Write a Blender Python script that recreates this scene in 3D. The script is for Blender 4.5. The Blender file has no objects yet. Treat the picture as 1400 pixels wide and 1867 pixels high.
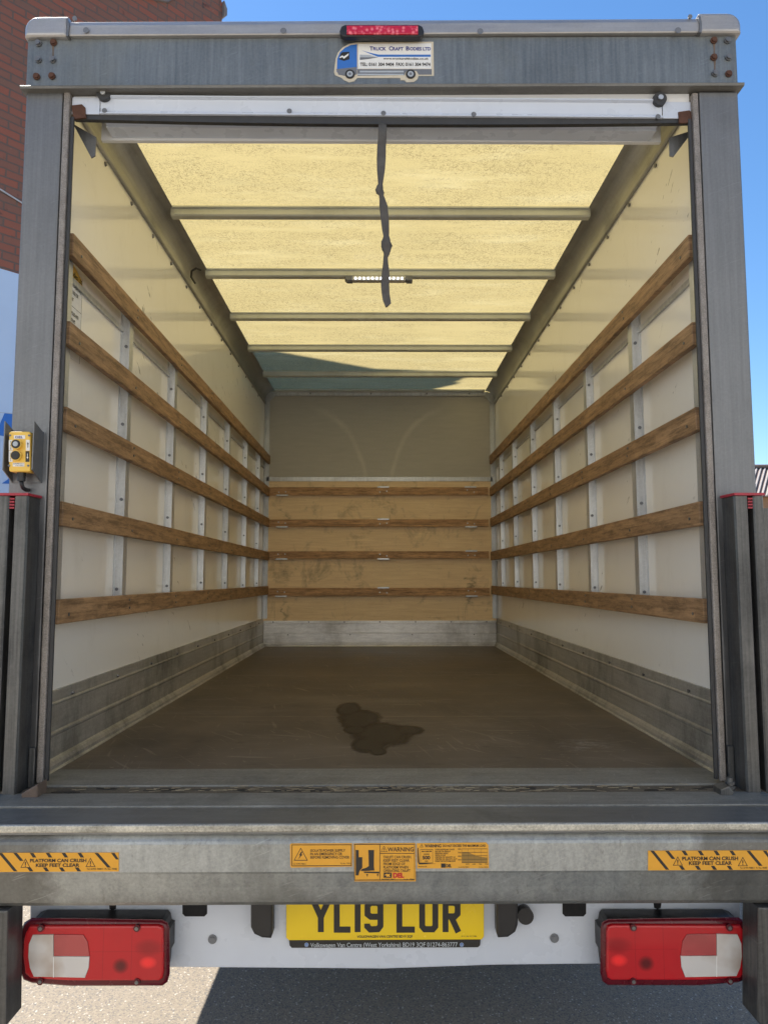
import bpy, bmesh, math, random
from mathutils import Vector, Matrix
random.seed(7)
S = bpy.context.scene
COL = S.collection
R = math.radians
# ------------------------------------------------------------------ camera
FPX, PITCH, YAW, ROLL = 1345.0, 0.0904, 0.0071, -0.001
CAM = Vector((-0.0103, -2.15, 1.534))
def basis():
    cp, sp, cy, sy = math.cos(PITCH), math.sin(PITCH), math.cos(YAW), math.sin(YAW)
    f = Vector((sy*cp, cy*cp, sp)); rt = Vector((cy, -sy, 0)); up = rt.cross(f)
    c, s = math.cos(ROLL), math.sin(ROLL)
    return f, rt*c + up*s, up*c - rt*s
F_, RT, UP = basis()
cd = bpy.data.cameras.new('camera'); cam = bpy.data.objects.new('camera', cd); COL.objects.link(cam)
cam.matrix_world = Matrix(((RT.x, UP.x, -F_.x, CAM.x), (RT.y, UP.y, -F_.y, CAM.y), (RT.z, UP.z, -F_.z, CAM.z), (0, 0, 0, 1)))
cd.sensor_fit = 'VERTICAL'; cd.sensor_height = 36; cd.sensor_width = 27; cd.lens = FPX/1867*36
cd.clip_start = 0.05; cd.clip_end = 2000
S.camera = cam
def at(px, py, X=None, Y=None, Z=None):
    """the point of a real plane (X, Y or Z given) that was measured at this pixel of the photograph"""
    d = F_ + RT*((px-700)/FPX) - UP*((py-933.5)/FPX)
    if X is not None: t = (X-CAM.x)/d.x
    elif Y is not None: t = (Y-CAM.y)/d.y
    else: t = (Z-CAM.z)/d.z
    return CAM + d*t
# ------------------------------------------------------------------ light
SUN = Vector((-0.47, 0.46, 1.0)).normalized()
el = math.asin(SUN.z); az = math.atan2(SUN.x, SUN.y)
W = bpy.data.worlds.new('World'); S.world = W; W.use_nodes = True
nt = W.node_tree; nt.nodes.clear()
wo = nt.nodes.new('ShaderNodeOutputWorld'); bg = nt.nodes.new('ShaderNodeBackground'); sky = nt.nodes.new('ShaderNodeTexSky')
sky.sky_type = 'NISHITA'; sky.sun_disc = False; sky.sun_elevation = el; sky.sun_rotation = az
sky.altitude = 0; sky.air_density = 1.0; sky.dust_density = 0.1; sky.ozone_density = 2.2
bg.inputs['Strength'].default_value = 0.070
hs = nt.nodes.new('ShaderNodeHueSaturation'); hs.inputs['Saturation'].default_value = 1.2; nt.links.new(sky.outputs[0], hs.inputs['Color']); nt.links.new(hs.outputs[0], bg.inputs[0]); nt.links.new(bg.outputs[0], wo.inputs[0])
sd = bpy.data.lights.new('sun', 'SUN'); sd.energy = 3.5; sd.angle = R(0.5); sd.color = (1, .95, .87)
so = bpy.data.objects.new('sun', sd); COL.objects.link(so); so.rotation_euler = SUN.to_track_quat('Z', 'Y').to_euler(); so.location = (-20, 20, 40)
S.view_settings.view_transform = 'Standard'; S.view_settings.look = 'None'
S.view_settings.exposure = 1.58; S.view_settings.gamma = 1.0
S.cycles.max_bounces = 12; S.cycles.diffuse_bounces = 8; S.cycles.transmission_bounces = 6
S.cycles.sample_clamp_indirect = 4.0

# ------------------------------------------------------------------ node helpers
class N:
    def __init__(s, name, coord='Object'):
        s.m = bpy.data.materials.new(name); s.m.use_nodes = True; s.t = s.m.node_tree; s.n = s.t.nodes
        s.b = s.n['Principled BSDF']; s.out = s.n['Material Output']
        s.tc = s.n.new('ShaderNodeTexCoord').outputs[coord]
    def link(s, a, b): s.t.links.new(a, b)
    def val(s, sock, v):
        if hasattr(v, 'is_output'): s.link(v, sock)
        else: sock.default_value = v
    def map(s, scale=(1, 1, 1), rot=(0, 0, 0), loc=(0, 0, 0), src=None):
        if rot != (0, 0, 0): src = s._rot(rot, src)
        rot = (0, 0, 0)
        q = s.n.new('ShaderNodeMapping'); s.link(src or s.tc, q.inputs[0])
        q.inputs['Scale'].default_value = scale; q.inputs['Rotation'].default_value = rot; q.inputs['Location'].default_value = loc
        return q.outputs[0]
    def _rot(s, rot, src):
        q = s.n.new('ShaderNodeMapping'); s.link(src or s.tc, q.inputs[0]); q.inputs['Rotation'].default_value = rot; return q.outputs[0]
    def noise(s, scale, detail=4, rough=.6, vec=None, dist=0):
        q = s.n.new('ShaderNodeTexNoise'); s.link(vec or s.tc, q.inputs['Vector'])
        q.inputs['Scale'].default_value = scale; q.inputs['Detail'].default_value = detail; q.inputs['Roughness'].default_value = rough; q.inputs['Distortion'].default_value = dist
        return q.outputs['Fac']
    def vor(s, scale, vec=None, feat='F1', out='Distance'):
        q = s.n.new('ShaderNodeTexVoronoi'); s.link(vec or s.tc, q.inputs['Vector']); q.feature = feat; q.inputs['Scale'].default_value = scale
        return q.outputs[out]
    def ramp(s, f, stops):
        q = s.n.new('ShaderNodeValToRGB'); s.link(f, q.inputs[0]); e = q.color_ramp.elements
        while len(e) < len(stops): e.new(.5)
        for i, (p, c) in enumerate(stops):
            e[i].position = p; e[i].color = (c, c, c, 1) if not isinstance(c, tuple) else (*c, 1)
        return q.outputs[0]
    def mix(s, f, a, b, mode='MIX'):
        q = s.n.new('ShaderNodeMix'); q.data_type = 'RGBA'; q.blend_type = mode
        s.val(q.inputs[0], f)
        for k, v in ((6, a), (7, b)):
            if hasattr(v, 'is_output'): s.link(v, q.inputs[k])
            else: q.inputs[k].default_value = (*v, 1) if len(v) == 3 else v
        return q.outputs[2]
    def math(s, op, a, b=0.0, c=0.0, clamp=False):
        q = s.n.new('ShaderNodeMath'); q.operation = op; q.use_clamp = clamp
        for k, v in enumerate((a, b, c)): s.val(q.inputs[k], v)
        return q.outputs[0]
    def sep(s, v=None):
        q = s.n.new('ShaderNodeSeparateXYZ'); s.link(v or s.tc, q.inputs[0]); return q.outputs
    def comb(s, x, y, z=0.0):
        q = s.n.new('ShaderNodeCombineXYZ')
        for k, v in enumerate((x, y, z)): s.val(q.inputs[k], v)
        return q.outputs[0]
    def bump(s, h, strength=.3, dist=.01, prev=None):
        q = s.n.new('ShaderNodeBump'); s.link(h, q.inputs['Height']); q.inputs['Strength'].default_value = strength; q.inputs['Distance'].default_value = dist
        if prev: s.link(prev, q.inputs['Normal'])
        return q.outputs[0]
    def set(s, color=None, rough=None, metal=None, normal=None, spec=None, **kw):
        for k, v in (('Base Color', color), ('Roughness', rough), ('Metallic', metal), ('Normal', normal), ('Specular IOR Level', spec)):
            if v is None: continue
            if isinstance(v, tuple): v = (*v, 1)
            s.val(s.b.inputs[k], v)
        for k, v in kw.items(): s.val(s.b.inputs[k], v)
        return s.m
def plain(name, c, rough=.5, metal=0, var=.12, sc=25, bump=0, spec=.5):
    g = N(name)
    n = g.noise(sc, 5); col = g.mix(n, tuple(x*(1-var) for x in c), tuple(min(1, x*(1+var)) for x in c))
    r = g.math('MULTIPLY_ADD', g.noise(sc*2.3, 3), .25, rough-.12)
    nm = g.bump(g.noise(sc*6, 4), bump, .002) if bump else None
    return g.set(col, r, metal, nm, spec)
def metalmat(name, lo, hi, rough=.42, metal=.75, streak=(9, 9, .9), stains=.35, stain_col=(.10, .095, .08), speck=.3, scl=1.0, bumps=.12, stain_scale=2.2, grime=None):
    g = N(name)
    a = g.noise(3.0*scl, 6, .65); st = g.noise(6*scl, 5, .7, g.map(streak))
    f = g.math('MULTIPLY_ADD', st, .6, g.math('MULTIPLY', a, .45))
    sp = g.noise(120*scl, 3, .7); f = g.math('MULTIPLY_ADD', g.math('SUBTRACT', sp, .5), speck, f)
    col = g.mix(g.ramp(f, [(.32, 0.0), (.72, 1.0)]), lo, hi)
    dirt = g.ramp(g.noise(stain_scale*scl, 8, .72, g.map((1, 1, .6), loc=(3, 5, 1))), [(.50, 0.0), (.72, 1.0)])
    d2 = g.math('MULTIPLY', dirt, stains)
    col = g.mix(d2, col, stain_col)
    if grime: col = grime(g, col)
    # fine scratches
    sc = g.ramp(g.noise(14*scl, 2, .5, g.map((1, 1, 22), rot=(.1, .35, .2))), [(.66, 0.0), (.72, 1.0)])
    col = g.mix(g.math('MULTIPLY', sc, .22), col, tuple(min(1, x*1.35) for x in hi))
    r = g.math('ADD', g.math('MULTIPLY_ADD', st, .22, rough-.1), g.math('MULTIPLY', dirt, .2))
    nb = g.bump(g.noise(60*scl, 4, .6), bumps, .002)
    return g.set(col, r, metal, nb)
def grime_post(g, col):
    x, y, z = g.sep(); ax = g.math('ABSOLUTE', x)
    a = g.ramp(g.math('ADD', ax, g.math('MULTIPLY', g.math('SUBTRACT', g.noise(5, 5, .65, g.map((1, 1, .5))), .5), .09)), [(.965, 0.0), (.985, 1.0)])
    b = g.ramp(g.math('ADD', g.math('MULTIPLY', z, .5), g.math('MULTIPLY', g.noise(6, 4), .06)), [(.855, 1.0), (.925, 0.0)])
    c = g.ramp(g.math('ADD', g.math('MULTIPLY', z, .5), g.math('MULTIPLY', g.noise(9, 6), .12)), [(.55, 1.0), (.72, 0.0)])
    k = g.math('MAXIMUM', g.math('MULTIPLY', a, b), g.math('MULTIPLY', c, .6))
    return g.mix(g.math('MULTIPLY', k, .8), col, (.045, .045, .047))
def grime_beam(g, col):
    x, y, z = g.sep(); ax = g.math('ABSOLUTE', x); n = g.noise(4, 7, .7)
    a = g.ramp(g.math('MULTIPLY_ADD', n, .35, ax), [(.93, 0.0), (1.13, 1.0)])
    b = g.ramp(g.math('MULTIPLY_ADD', n, .08, z), [(.775, 1.0), (.83, 0.0)])
    k = g.math('MAXIMUM', g.math('MULTIPLY', a, .75), g.math('MULTIPLY', b, .6))
    col = g.mix(g.math('MULTIPLY', k, .85), col, (.085, .08, .068))
    pits = g.ramp(g.noise(38, 5, .7, g.map((1, 1, .55))), [(.60, 0.0), (.70, 1.0)])
    return g.mix(g.math('MULTIPLY', pits, .45), col, (.14, .13, .105))
M = {}
M['galv'] = metalmat('galvanised_steel', (.16, .17, .18), (.31, .325, .33), .42, .55, (10, 10, .7), .30)
M['header'] = metalmat('weathered_steel', (.105, .122, .135), (.25, .275, .285), .45, .5, (12, 12, .5), .45, (.19, .195, .17), .25)
M['liplow'] = metalmat('drip_lip_steel', (.11, .105, .095), (.20, .195, .18), .5, .3, (1, 9, 9), .5, (.07, .065, .055))
M['post'] = metalmat('post_steel', (.135, .142, .15), (.225, .232, .24), .42, .5, (14, 14, .35), .35, (.10, .10, .10), .3, grime=grime_post)
M['beam'] = metalmat('beam_steel', (.26, .275, .275), (.48, .50, .49), .40, .6, (5, 5, 1.2), .55, (.17, .165, .135), .5, 1.0, .14, 3.0, grime=grime_beam)
M['plate'] = metalmat('threshold_steel', (.135, .14, .14), (.255, .262, .26), .42, .55, (1, 9, 9), .6, (.055, .05, .04), .2)
M['sill'] = metalmat('worn_sill_plate', (.15, .15, .14), (.32, .32, .295), .5, .4, (1, 9, 9), .5, (.09, .085, .07), .4)
M['lip'] = metalmat('worn_lip_steel', (.30, .29, .25), (.66, .64, .56), .45, .5, (1, 8, 8), .8, (.14, .13, .10), .8, 1.6)
M['column'] = metalmat('greasy_steel', (.035, .036, .037), (.17, .17, .165), .35, .5, (20, 20, .4), .8, (.025, .026, .028), .2, 1.0, .1, 3.5)
M['trim'] = metalmat('granular_trim', (.16, .14, .125), (.34, .31, .28), .55, .3, (4, 4, 3), .3, (.12, .10, .09), 1.0, 2.0, .4)
M['alu'] = metalmat('aluminium', (.40, .41, .42), (.68, .70, .71), .36, .6, (8, 8, .8), .25, (.2, .2, .18), .25)
M['cap'] = metalmat('cap_aluminium', (.34, .33, .33), (.48, .47, .46), .36, .55, (.6, 9, 9), .25, (.25, .25, .25), .25)
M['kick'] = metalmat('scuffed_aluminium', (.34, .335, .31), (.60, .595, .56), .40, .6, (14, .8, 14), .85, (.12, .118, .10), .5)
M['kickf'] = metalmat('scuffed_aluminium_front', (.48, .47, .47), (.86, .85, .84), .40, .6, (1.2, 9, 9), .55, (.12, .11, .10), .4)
M['cove'] = metalmat('cove_metal', (.30, .295, .26), (.44, .43, .38), .36, .5, (9, .6, 9), .4, (.12, .11, .09), .15)
M['bow'] = metalmat('roof_bow_metal', (.52, .54, .50), (.68, .70, .65), .4, .4, (.6, 9, 9), .3, (.2, .2, .16), .2)
M['rubber'] = plain('black_rubber', (.035, .036, .038), .55, 0, .3, 30, .2)
M['black'] = plain('black_plastic', (.018, .018, .02), .42, 0, .3, 20)
M['void'] = plain('slot_black', (.006, .006, .008), .8)
M['bolt'] = plain('zinc_bolt', (.20, .20, .20), .4, .7, .3, 80, .3)
M['rust'] = plain('rusty_iron', (.10, .045, .028), .85, .1, .5, 60, .6)
M['brownrust'] = plain('rusty_catch_iron', (.15, .11, .085), .8, .1, .5, 40, .6)
M['strap'] = plain('grey_webbing', (.10, .095, .09), .85, 0, .2, 200, .4)
def strapmat():
    g = N('grey_webbing_weave'); x, y, z = g.sep()
    w = g.math('SINE', g.math('MULTIPLY', g.math('ADD', z, g.math('MULTIPLY', x, .6)), 2600.0))
    col = g.mix(g.noise(40, 5, .7), (.075, .07, .065), (.145, .138, .13))
    e = g.ramp(g.noise(9, 4), [(.5, 0.0), (.7, .5)]); col = g.mix(e, col, (.19, .18, .165))
    return g.set(col, .9, 0, g.bump(w, .5, .001), .2)
M['strap'] = strapmat()
M['red'] = plain('red_cap_plastic', (.36, .02, .04), .4, 0, .12, 30)
M['yellow'] = plain('pendant_yellow', (.82, .53, .09), .38, 0, .06, 30)
M['orange'] = plain('decal_orange', (.74, .36, .03), .45, 0, .10, 35)
M['ink'] = plain('decal_ink', (.022, .02, .018), .5, 0, .2, 60)
M['white'] = plain('decal_white', (.78, .78, .76), .45, 0, .05, 60)
M['cream'] = plain('decal_cream_edge', (.62, .55, .42), .5, 0, .1, 60)
M['blue'] = plain('decal_blue', (.035, .16, .52), .4, 0, .08, 40)
M['navy'] = plain('decal_navy', (.04, .05, .26), .45, 0, .1, 60)
M['greyd'] = plain('decal_grey', (.16, .17, .19), .45, 0, .1, 60)
M['lightgrey'] = plain('decal_light_grey', (.42, .46, .50), .45, 0, .1, 60)
M['redink'] = plain('decal_red', (.55, .02, .02), .45, 0, .1, 60)
M['bumper'] = plain('bumper_white_paint', (.56, .61, .70), .28, 0, .10, 5)
M['plateyellow'] = plain('plate_yellow', (.80, .57, .015), .22, 0, .06, 8)
M['chassis'] = plain('chassis_black', (.02, .02, .02), .6, 0, .3, 9)
M['bodypaint'] = plain('body_white', (.72, .73, .74), .35, 0, .05, 6)
M['glass'] = plain('cab_glass', (.02, .025, .03), .08, 0, .05, 3)

def wallmat(name, base, dirtcol, lo_dirt, axis='side'):
    g = N(name)
    big = g.noise(1.3, 5, .6); col = g.mix(big, tuple(x*.93 for x in base), base)
    d = g.ramp(g.noise(5, 8, .75, g.map((1, 1, .45))), [(.55, 0.0), (.8, 1.0)])
    col = g.mix(g.math('MULTIPLY', d, .22), col, dirtcol)
    # scuffs: short dark marks, sparse
    m1 = g.ramp(g.noise(30, 3, .6, g.map((1, .35, 1.4), rot=(.7, 0, 0))), [(.665, 0.0), (.69, 1.0)])
    m2 = g.ramp(g.noise(2.2, 3, .5, g.map(loc=(4, 2, 7))), [(.50, 0.0), (.60, 1.0)])
    col = g.mix(g.math('MULTIPLY', g.math('MULTIPLY', m1, m2), .65), col, (.12, .11, .10))
    r = g.math('MULTIPLY_ADD', g.noise(9, 5), .16, .045)
    nm = g.bump(g.noise(2.6, 3, .5, g.map((1, 1, 1))), .12, .010)
    nm = g.bump(g.noise(70, 2), .03, .001, nm)
    return g.set(col, r, 0, nm, .5)
M['grp'] = wallmat('white_grp_panel', (.90, .88, .82), (.50, .46, .38), 0)
def roofmat():
    g = N('translucent_grp_roof')
    # chopped glass strands in the laminate
    acc = None
    for i, rz in enumerate((0.15, .75, 1.35, 1.95, 2.55, 2.95)):
        n = g.noise(62+i*4, 1.5, .5, g.map((.75, 4.2, 1), rot=(0, 0, rz), loc=(i*7, i*3, 0)), .5)
        f = g.ramp(n, [(.63, 0.0), (.69, 1.0)])
        acc = f if acc is None else g.math('MAXIMUM', acc, f)
    patch = g.ramp(g.noise(2.4, 6, .65), [(.32, .45), (.60, 1.0)])
    smear = g.ramp(g.noise(2.6, 5, .65, g.map((.6, 3, 1), loc=(1, 9, 0))), [(.52, 1.0), (.64, .05)])
    f = g.math('MULTIPLY', g.math('MULTIPLY', acc, patch), smear)
    fine = g.noise(160, 2, .7)
    base = g.mix(g.math('MULTIPLY', g.noise(2.2, 6, .7), 1.0), (.61, .50, .235), (.50, .405, .18))
    base = g.mix(g.math('MULTIPLY', g.math('SUBTRACT', fine, .35, clamp=True), .9), base, (.27, .215, .105))
    base = g.mix(g.math('MULTIPLY', g.ramp(g.noise(3.2, 5, .65, g.map((.6, 2.6, 1), loc=(1, 4, 0))), [(.52, 0.0), (.72, 1.0)]), .30), base, (.74, .66, .38))
    base = g.mix(g.math('MULTIPLY', g.ramp(g.noise(4, 6, .7, g.map((.7, 1.5, 1), loc=(8, 4, 0))), [(.55, 0.0), (.75, 1.0)]), .25), base, (.38, .34, .19))
    col = g.mix(g.math('MULTIPLY', f, .72), base, (.14, .11, .055))
    tr = g.n.new('ShaderNodeBsdfTranslucent'); g.link(col, tr.inputs[0])
    df = g.n.new('ShaderNodeBsdfDiffuse'); g.link(col, df.inputs[0])
    mx = g.n.new('ShaderNodeMixShader'); mx.inputs[0].default_value = .46; g.link(tr.outputs[0], mx.inputs[1]); g.link(df.outputs[0], mx.inputs[2])
    gl = g.n.new('ShaderNodeBsdfGlossy'); gl.inputs['Roughness'].default_value = .25
    m2 = g.n.new('ShaderNodeMixShader'); m2.inputs[0].default_value = .04; g.link(mx.outputs[0], m2.inputs[1]); g.link(gl.outputs[0], m2.inputs[2])
    g.link(m2.outputs[0], g.out.inputs[0])
    return g.m
M['roof'] = roofmat()
def woodmat(name, axis, dark, light, block=.34, row=.028, wear=.62):
    """laminated hardwood staves running along the axis"""
    g = N(name); x, y, z = g.sep()
    u = (x, y)[axis]
    oi = g.n.new('ShaderNodeObjectInfo').outputs['Random']
    uu = g.math('MULTIPLY_ADD', oi, 7.3, u)
    v = g.comb(uu, g.math('MULTIPLY_ADD', oi, 3.1, z), 0.0)
    br = g.n.new('ShaderNodeTexBrick'); g.link(v, br.inputs[0]); br.inputs['Scale'].default_value = 1
    br.inputs['Brick Width'].default_value = block; br.inputs['Row Height'].default_value = row; br.inputs['Mortar Size'].default_value = .0008
    br.inputs['Color1'].default_value = (0, 0, 0, 1); br.inputs['Color2'].default_value = (1, 1, 1, 1); br.inputs['Mortar'].default_value = (0, 0, 0, 1)
    br.inputs['Bias'].default_value = 0; br.offset = .37
    gv = g.map((2.2, 60, 1), src=v)
    gr = g.noise(1.6, 8, .7, gv, .3)
    f = g.math('MULTIPLY_ADD', br.outputs[0], .22, g.math('MULTIPLY', gr, .95))
    col = g.mix(g.ramp(f, [(.25, 0.0), (.85, 1.0)]), dark, light)
    dirt = g.ramp(g.noise(7, 8, .78, g.map((1.0, 6, 1), src=v)), [(.44, 0.0), (.62, 1.0)])
    col = g.mix(g.math('MULTIPLY', dirt, wear), col, (.045, .028, .016))
    pale = g.ramp(g.noise(4, 6, .7, g.map((1, 9, 1), loc=(5, 5, 5), src=v)), [(.62, 0.0), (.75, 1.0)])
    col = g.mix(g.math('MULTIPLY', pale, .35), col, (.42, .30, .18))
    nm = g.bump(gr, .25, .002)
    return g.set(col, g.math('MULTIPLY_ADD', gr, .25, .45), 0, nm, .35)
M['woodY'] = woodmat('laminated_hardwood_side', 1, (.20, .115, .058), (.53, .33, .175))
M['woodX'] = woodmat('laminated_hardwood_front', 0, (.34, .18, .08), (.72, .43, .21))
def plymat():
    g = N('birch_plywood')
    gr = g.noise(3, 9, .7, g.map((1.2, 1, 16)), .8)
    col = g.mix(g.ramp(gr, [(.25, 0.0), (.75, 1.0)]), (.74, .53, .30), (.95, .74, .46))
    st = g.ramp(g.noise(3.3, 9, .78, g.map((1.4, 1, 1), loc=(2.1, 0, 4.4)), .6), [(.53, 0.0), (.72, 1.0)])
    col = g.mix(g.math('MULTIPLY', st, .65), col, (.16, .115, .075))
    x, y, z = g.sep()
    # water marks near the right edge
    wv = g.noise(6, 6, .7, g.map((.35, 1, 1.0)))
    d = g.math('ABSOLUTE', g.math('SUBTRACT', x, g.math('MULTIPLY_ADD', g.math('SUBTRACT', wv, .5), .5, .80)))
    k = g.math('MULTIPLY', g.ramp(d, [(.0, 1.0), (.035, 0.0)]), g.ramp(g.noise(3.5, 5), [(.46, 0.0), (.58, 1.0)]))
    col = g.mix(g.math('MULTIPLY', k, .75), col, (.07, .055, .04))
    d = g.math('ABSOLUTE', g.math('ADD', x, g.math('MULTIPLY_ADD', g.math('SUBTRACT', wv, .5), .4, .84)))
    k = g.math('MULTIPLY', g.ramp(d, [(.0, 1.0), (.03, 0.0)]), g.ramp(g.noise(3.5, 5, .6, g.map(loc=(9, 3, 2))), [(.5, 0.0), (.6, 1.0)]))
    col = g.mix(g.math('MULTIPLY', k, .5), col, (.09, .065, .045))
    return g.set(col, .55, 0, g.bump(gr, .1, .002), .3)
M['ply'] = plymat()
def upmat():
    g = N('taupe_bulkhead_panel'); x, y, z = g.sep()
    gr = g.noise(3, 8, .7, g.map((1.5, 1, 12)))
    col = g.mix(gr, (.40, .38, .325), (.54, .51, .44))
    for cx in (-.66, .64):
        dx = g.math('DIVIDE', g.math('SUBTRACT', x, cx), .54); dz = g.math('DIVIDE', g.math('SUBTRACT', z, 2.30), .76)
        rr = g.math('SQRT', g.math('ADD', g.math('MULTIPLY', dx, dx), g.math('MULTIPLY', dz, dz)))
        rr = g.math('MULTIPLY_ADD', g.math('SUBTRACT', g.noise(5, 6), .5), .12, rr)
        ring = g.ramp(g.math('ABSOLUTE', g.math('SUBTRACT', rr, 1.0)), [(.0, 1.0), (.055, 0.0)])
        side = g.ramp(g.math('MULTIPLY', dx, 1.0 if cx < 0 else -1.0), [(.05, 0.0), (.45, 1.0)])
        up = g.ramp(dz, [(.1, 0.0), (.25, 1.0)])
        k = g.math('MULTIPLY', g.math('MULTIPLY', ring, side), g.math('MULTIPLY', up, g.noise(9, 5)))
        col = g.mix(g.math('MULTIPLY', k, .95, clamp=True), col, (.66, .62, .53))
    return g.set(col, .5, 0, g.bump(gr, .08, .002), .35)
M['upper'] = upmat()
def floormat():
    g = N('phenolic_floor'); x, y, z = g.sep()
    a = g.noise(2.2, 8, .7); b = g.noise(1.2, 6, .65, g.map((1, .5, 1), loc=(3, 8, 0)))
    col = g.mix(g.ramp(a, [(.3, 0.0), (.7, 1.0)]), (.050, .041, .033), (.155, .123, .092))
    col = g.mix(g.math('MULTIPLY', g.ramp(b, [(.45, 0.0), (.7, 1.0)]), .5), col, (.165, .135, .105))
    # scratches
    for i, (rz, sc, th) in enumerate([(.3, 3, .66), (1.4, 4, .66), (-.4, 3.5, .66), (.9, 2.5, .66), (.05, 3, .65), (1.0, 5, .66)]):
        n = g.noise(sc, 2, .5, g.map((1, 18, 1), rot=(0, 0, rz), loc=(i*4, i, 0)), .5)
        msk = g.ramp(g.noise(3, 4, .6, g.map(loc=(i*3, 1, 2))), [(.47, 0.0), (.60, 1.0)])
        k = g.math('MULTIPLY', g.ramp(n, [(th, 0.0), (th+.03, 1.0)]), msk)
        col = g.mix(g.math('MULTIPLY', k, .34), col, (.34, .29, .23))
    # bleached scuff near the right
    dx = g.math('DIVIDE', g.math('SUBTRACT', x, .72), .13); dy = g.math('DIVIDE', g.math('SUBTRACT', y, .50), .12)
    dd = g.math('ADD', g.math('MULTIPLY', dx, dx), g.math('MULTIPLY', dy, dy))
    k = g.math('MULTIPLY', g.ramp(dd, [(.1, 1.0), (1.0, 0.0)]), g.ramp(g.noise(14, 6, .7, g.map((1, 2, 1))), [(.48, 0.0), (.62, 1.0)]))
    col = g.mix(g.math('MULTIPLY', k, .5), col, (.40, .38, .36))
    grit = g.ramp(g.noise(70, 3, .6, g.map((.5, 1, 1))), [(.68, 0.0), (.72, 1.0)])
    gm = g.ramp(g.noise(1.8, 5, .6, g.map(loc=(2, 2, 2))), [(.42, 0.0), (.6, 1.0)])
    col = g.mix(g.math('MULTIPLY', g.math('MULTIPLY', grit, gm), .7), col, (.42, .36, .28))
    worn = g.ramp(g.noise(4, 7, .75, g.map((.5, 2, 1), loc=(7, 1, 0))), [(.52, 0.0), (.68, 1.0)])
    col = g.mix(g.math('MULTIPLY', worn, .4), col, (.19, .165, .14))
    blk = g.ramp(g.noise(6, 5, .7, g.map((.8, 1.6, 1), loc=(3, 9, 4))), [(.64, 0.0), (.70, 1.0)])
    col = g.mix(g.math('MULTIPLY', blk, .6), col, (.025, .02, .017))
    # dust against the side walls
    e = g.ramp(g.math('ABSOLUTE', x), [(.93, 0.0), (1.02, 1.0)])
    col = g.mix(g.math('MULTIPLY', g.math('MULTIPLY', e, g.noise(7, 6)), .8), col, (.20, .155, .10))
    # board joints
    for yy in (1.06, 2.42, 3.5):
        j = g.ramp(g.math('ABSOLUTE', g.math('SUBTRACT', y, yy)), [(.0, 1.0), (.006, 0.0)])
        col = g.mix(g.math('MULTIPLY', g.math('MULTIPLY', j, g.ramp(g.noise(6, 5), [(.35, .1), (.6, 1.0)])), .8), col, (.34, .29, .22))
    r = g.math('MULTIPLY_ADD', a, .3, .33)
    return g.set(col, r, 0, g.bump(g.noise(55, 5, .7), .15, .002), .4)
M['floor'] = floormat()
def asphalt():
    g = N('asphalt_aggregate')
    v = g.vor(190, out='Color'); h = g.vor(190)
    n = g.noise(1.1, 6, .6)
    q = g.n.new('ShaderNodeSeparateColor'); g.link(v, q.inputs[0])
    col = g.mix(g.ramp(q.outputs[0], [(.0, 0.0), (1.0, 1.0)]), (.20, .17, .135), (.31, .262, .20))
    col = g.mix(g.math('GREATER_THAN', q.outputs[1], .975), col, (.50, .46, .40))
    col = g.mix(g.math('GREATER_THAN', q.outputs[2], .90), col, (.15, .14, .13))
    col = g.mix(g.math('MULTIPLY', g.ramp(n, [(.35, 0.0), (.7, 1.0)]), .25), col, (.22, .19, .16))
    return g.set(col, .9, 0, g.bump(h, .35, .006), .3)
M['ground'] = asphalt()
def brickmat():
    g = N('old_red_brick'); x, y, z = g.sep(); v = g.comb(x, z, 0.0)
    wob = g.noise(3, 4, .6, v); v2 = g.comb(g.math('MULTIPLY_ADD', wob, .03, x), g.math('MULTIPLY_ADD', wob, .03, z), 0.0)
    br = g.n.new('ShaderNodeTexBrick'); g.link(v2, br.inputs[0]); br.inputs['Scale'].default_value = 1
    br.inputs['Brick Width'].default_value = .245; br.inputs['Row Height'].default_value = .083; br.inputs['Mortar Size'].default_value = .010
    br.inputs['Mortar Smooth'].default_value = .4; br.inputs['Bias'].default_value = -.1
    br.inputs['Color1'].default_value = (.34, .095, .06, 1); br.inputs['Color2'].default_value = (.20, .105, .08, 1); br.inputs['Mortar'].default_value = (.12, .10, .09, 1)
    col = g.mix(g.math('MULTIPLY', g.noise(9, 7, .7, v), .7), br.outputs[0], (.19, .11, .08))
    col = g.mix(g.ramp(g.noise(34, 5, .7, v), [(.66, 0.0), (.76, 1.0)]), col, (.42, .38, .34))
    col = g.mix(g.ramp(g.noise(5, 4, .6, g.map(loc=(5, 2, 1), src=v)), [(.64, 0.0), (.72, .8)]), col, (.05, .04, .04))
    return g.set(col, .85, 0, g.bump(g.math('ADD', g.math('MULTIPLY', br.outputs[1], -1.0), g.math('MULTIPLY', g.noise(40, 4, .6, v), .35)), .6, .01), .3)
M['brick'] = brickmat()
M['render'] = plain('pale_blue_render', (.48, .60, .78), .7, 0, .06, 3, .1)
M['creamwall'] = plain('cream_bounce_wall', (.80, .77, .71), .85, 0, .05, 1.5, .2)
M['slate'] = plain('dark_slate', (.07, .07, .08), .7, 0, .3, 6, .3)
M['stone'] = plain('coping_stone', (.20, .17, .16), .8, 0, .3, 9, .4)
M['tile'] = plain('weathered_tile', (.17, .12, .10), .8, 0, .5, 9, .5)
M['tile_edge'] = plain('weathered_tile_roll', (.42, .37, .34), .8, 0, .45, 7, .5)
M['wallbrick'] = plain('far_brick', (.36, .20, .11), .85, 0, .35, 5, .4)
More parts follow.
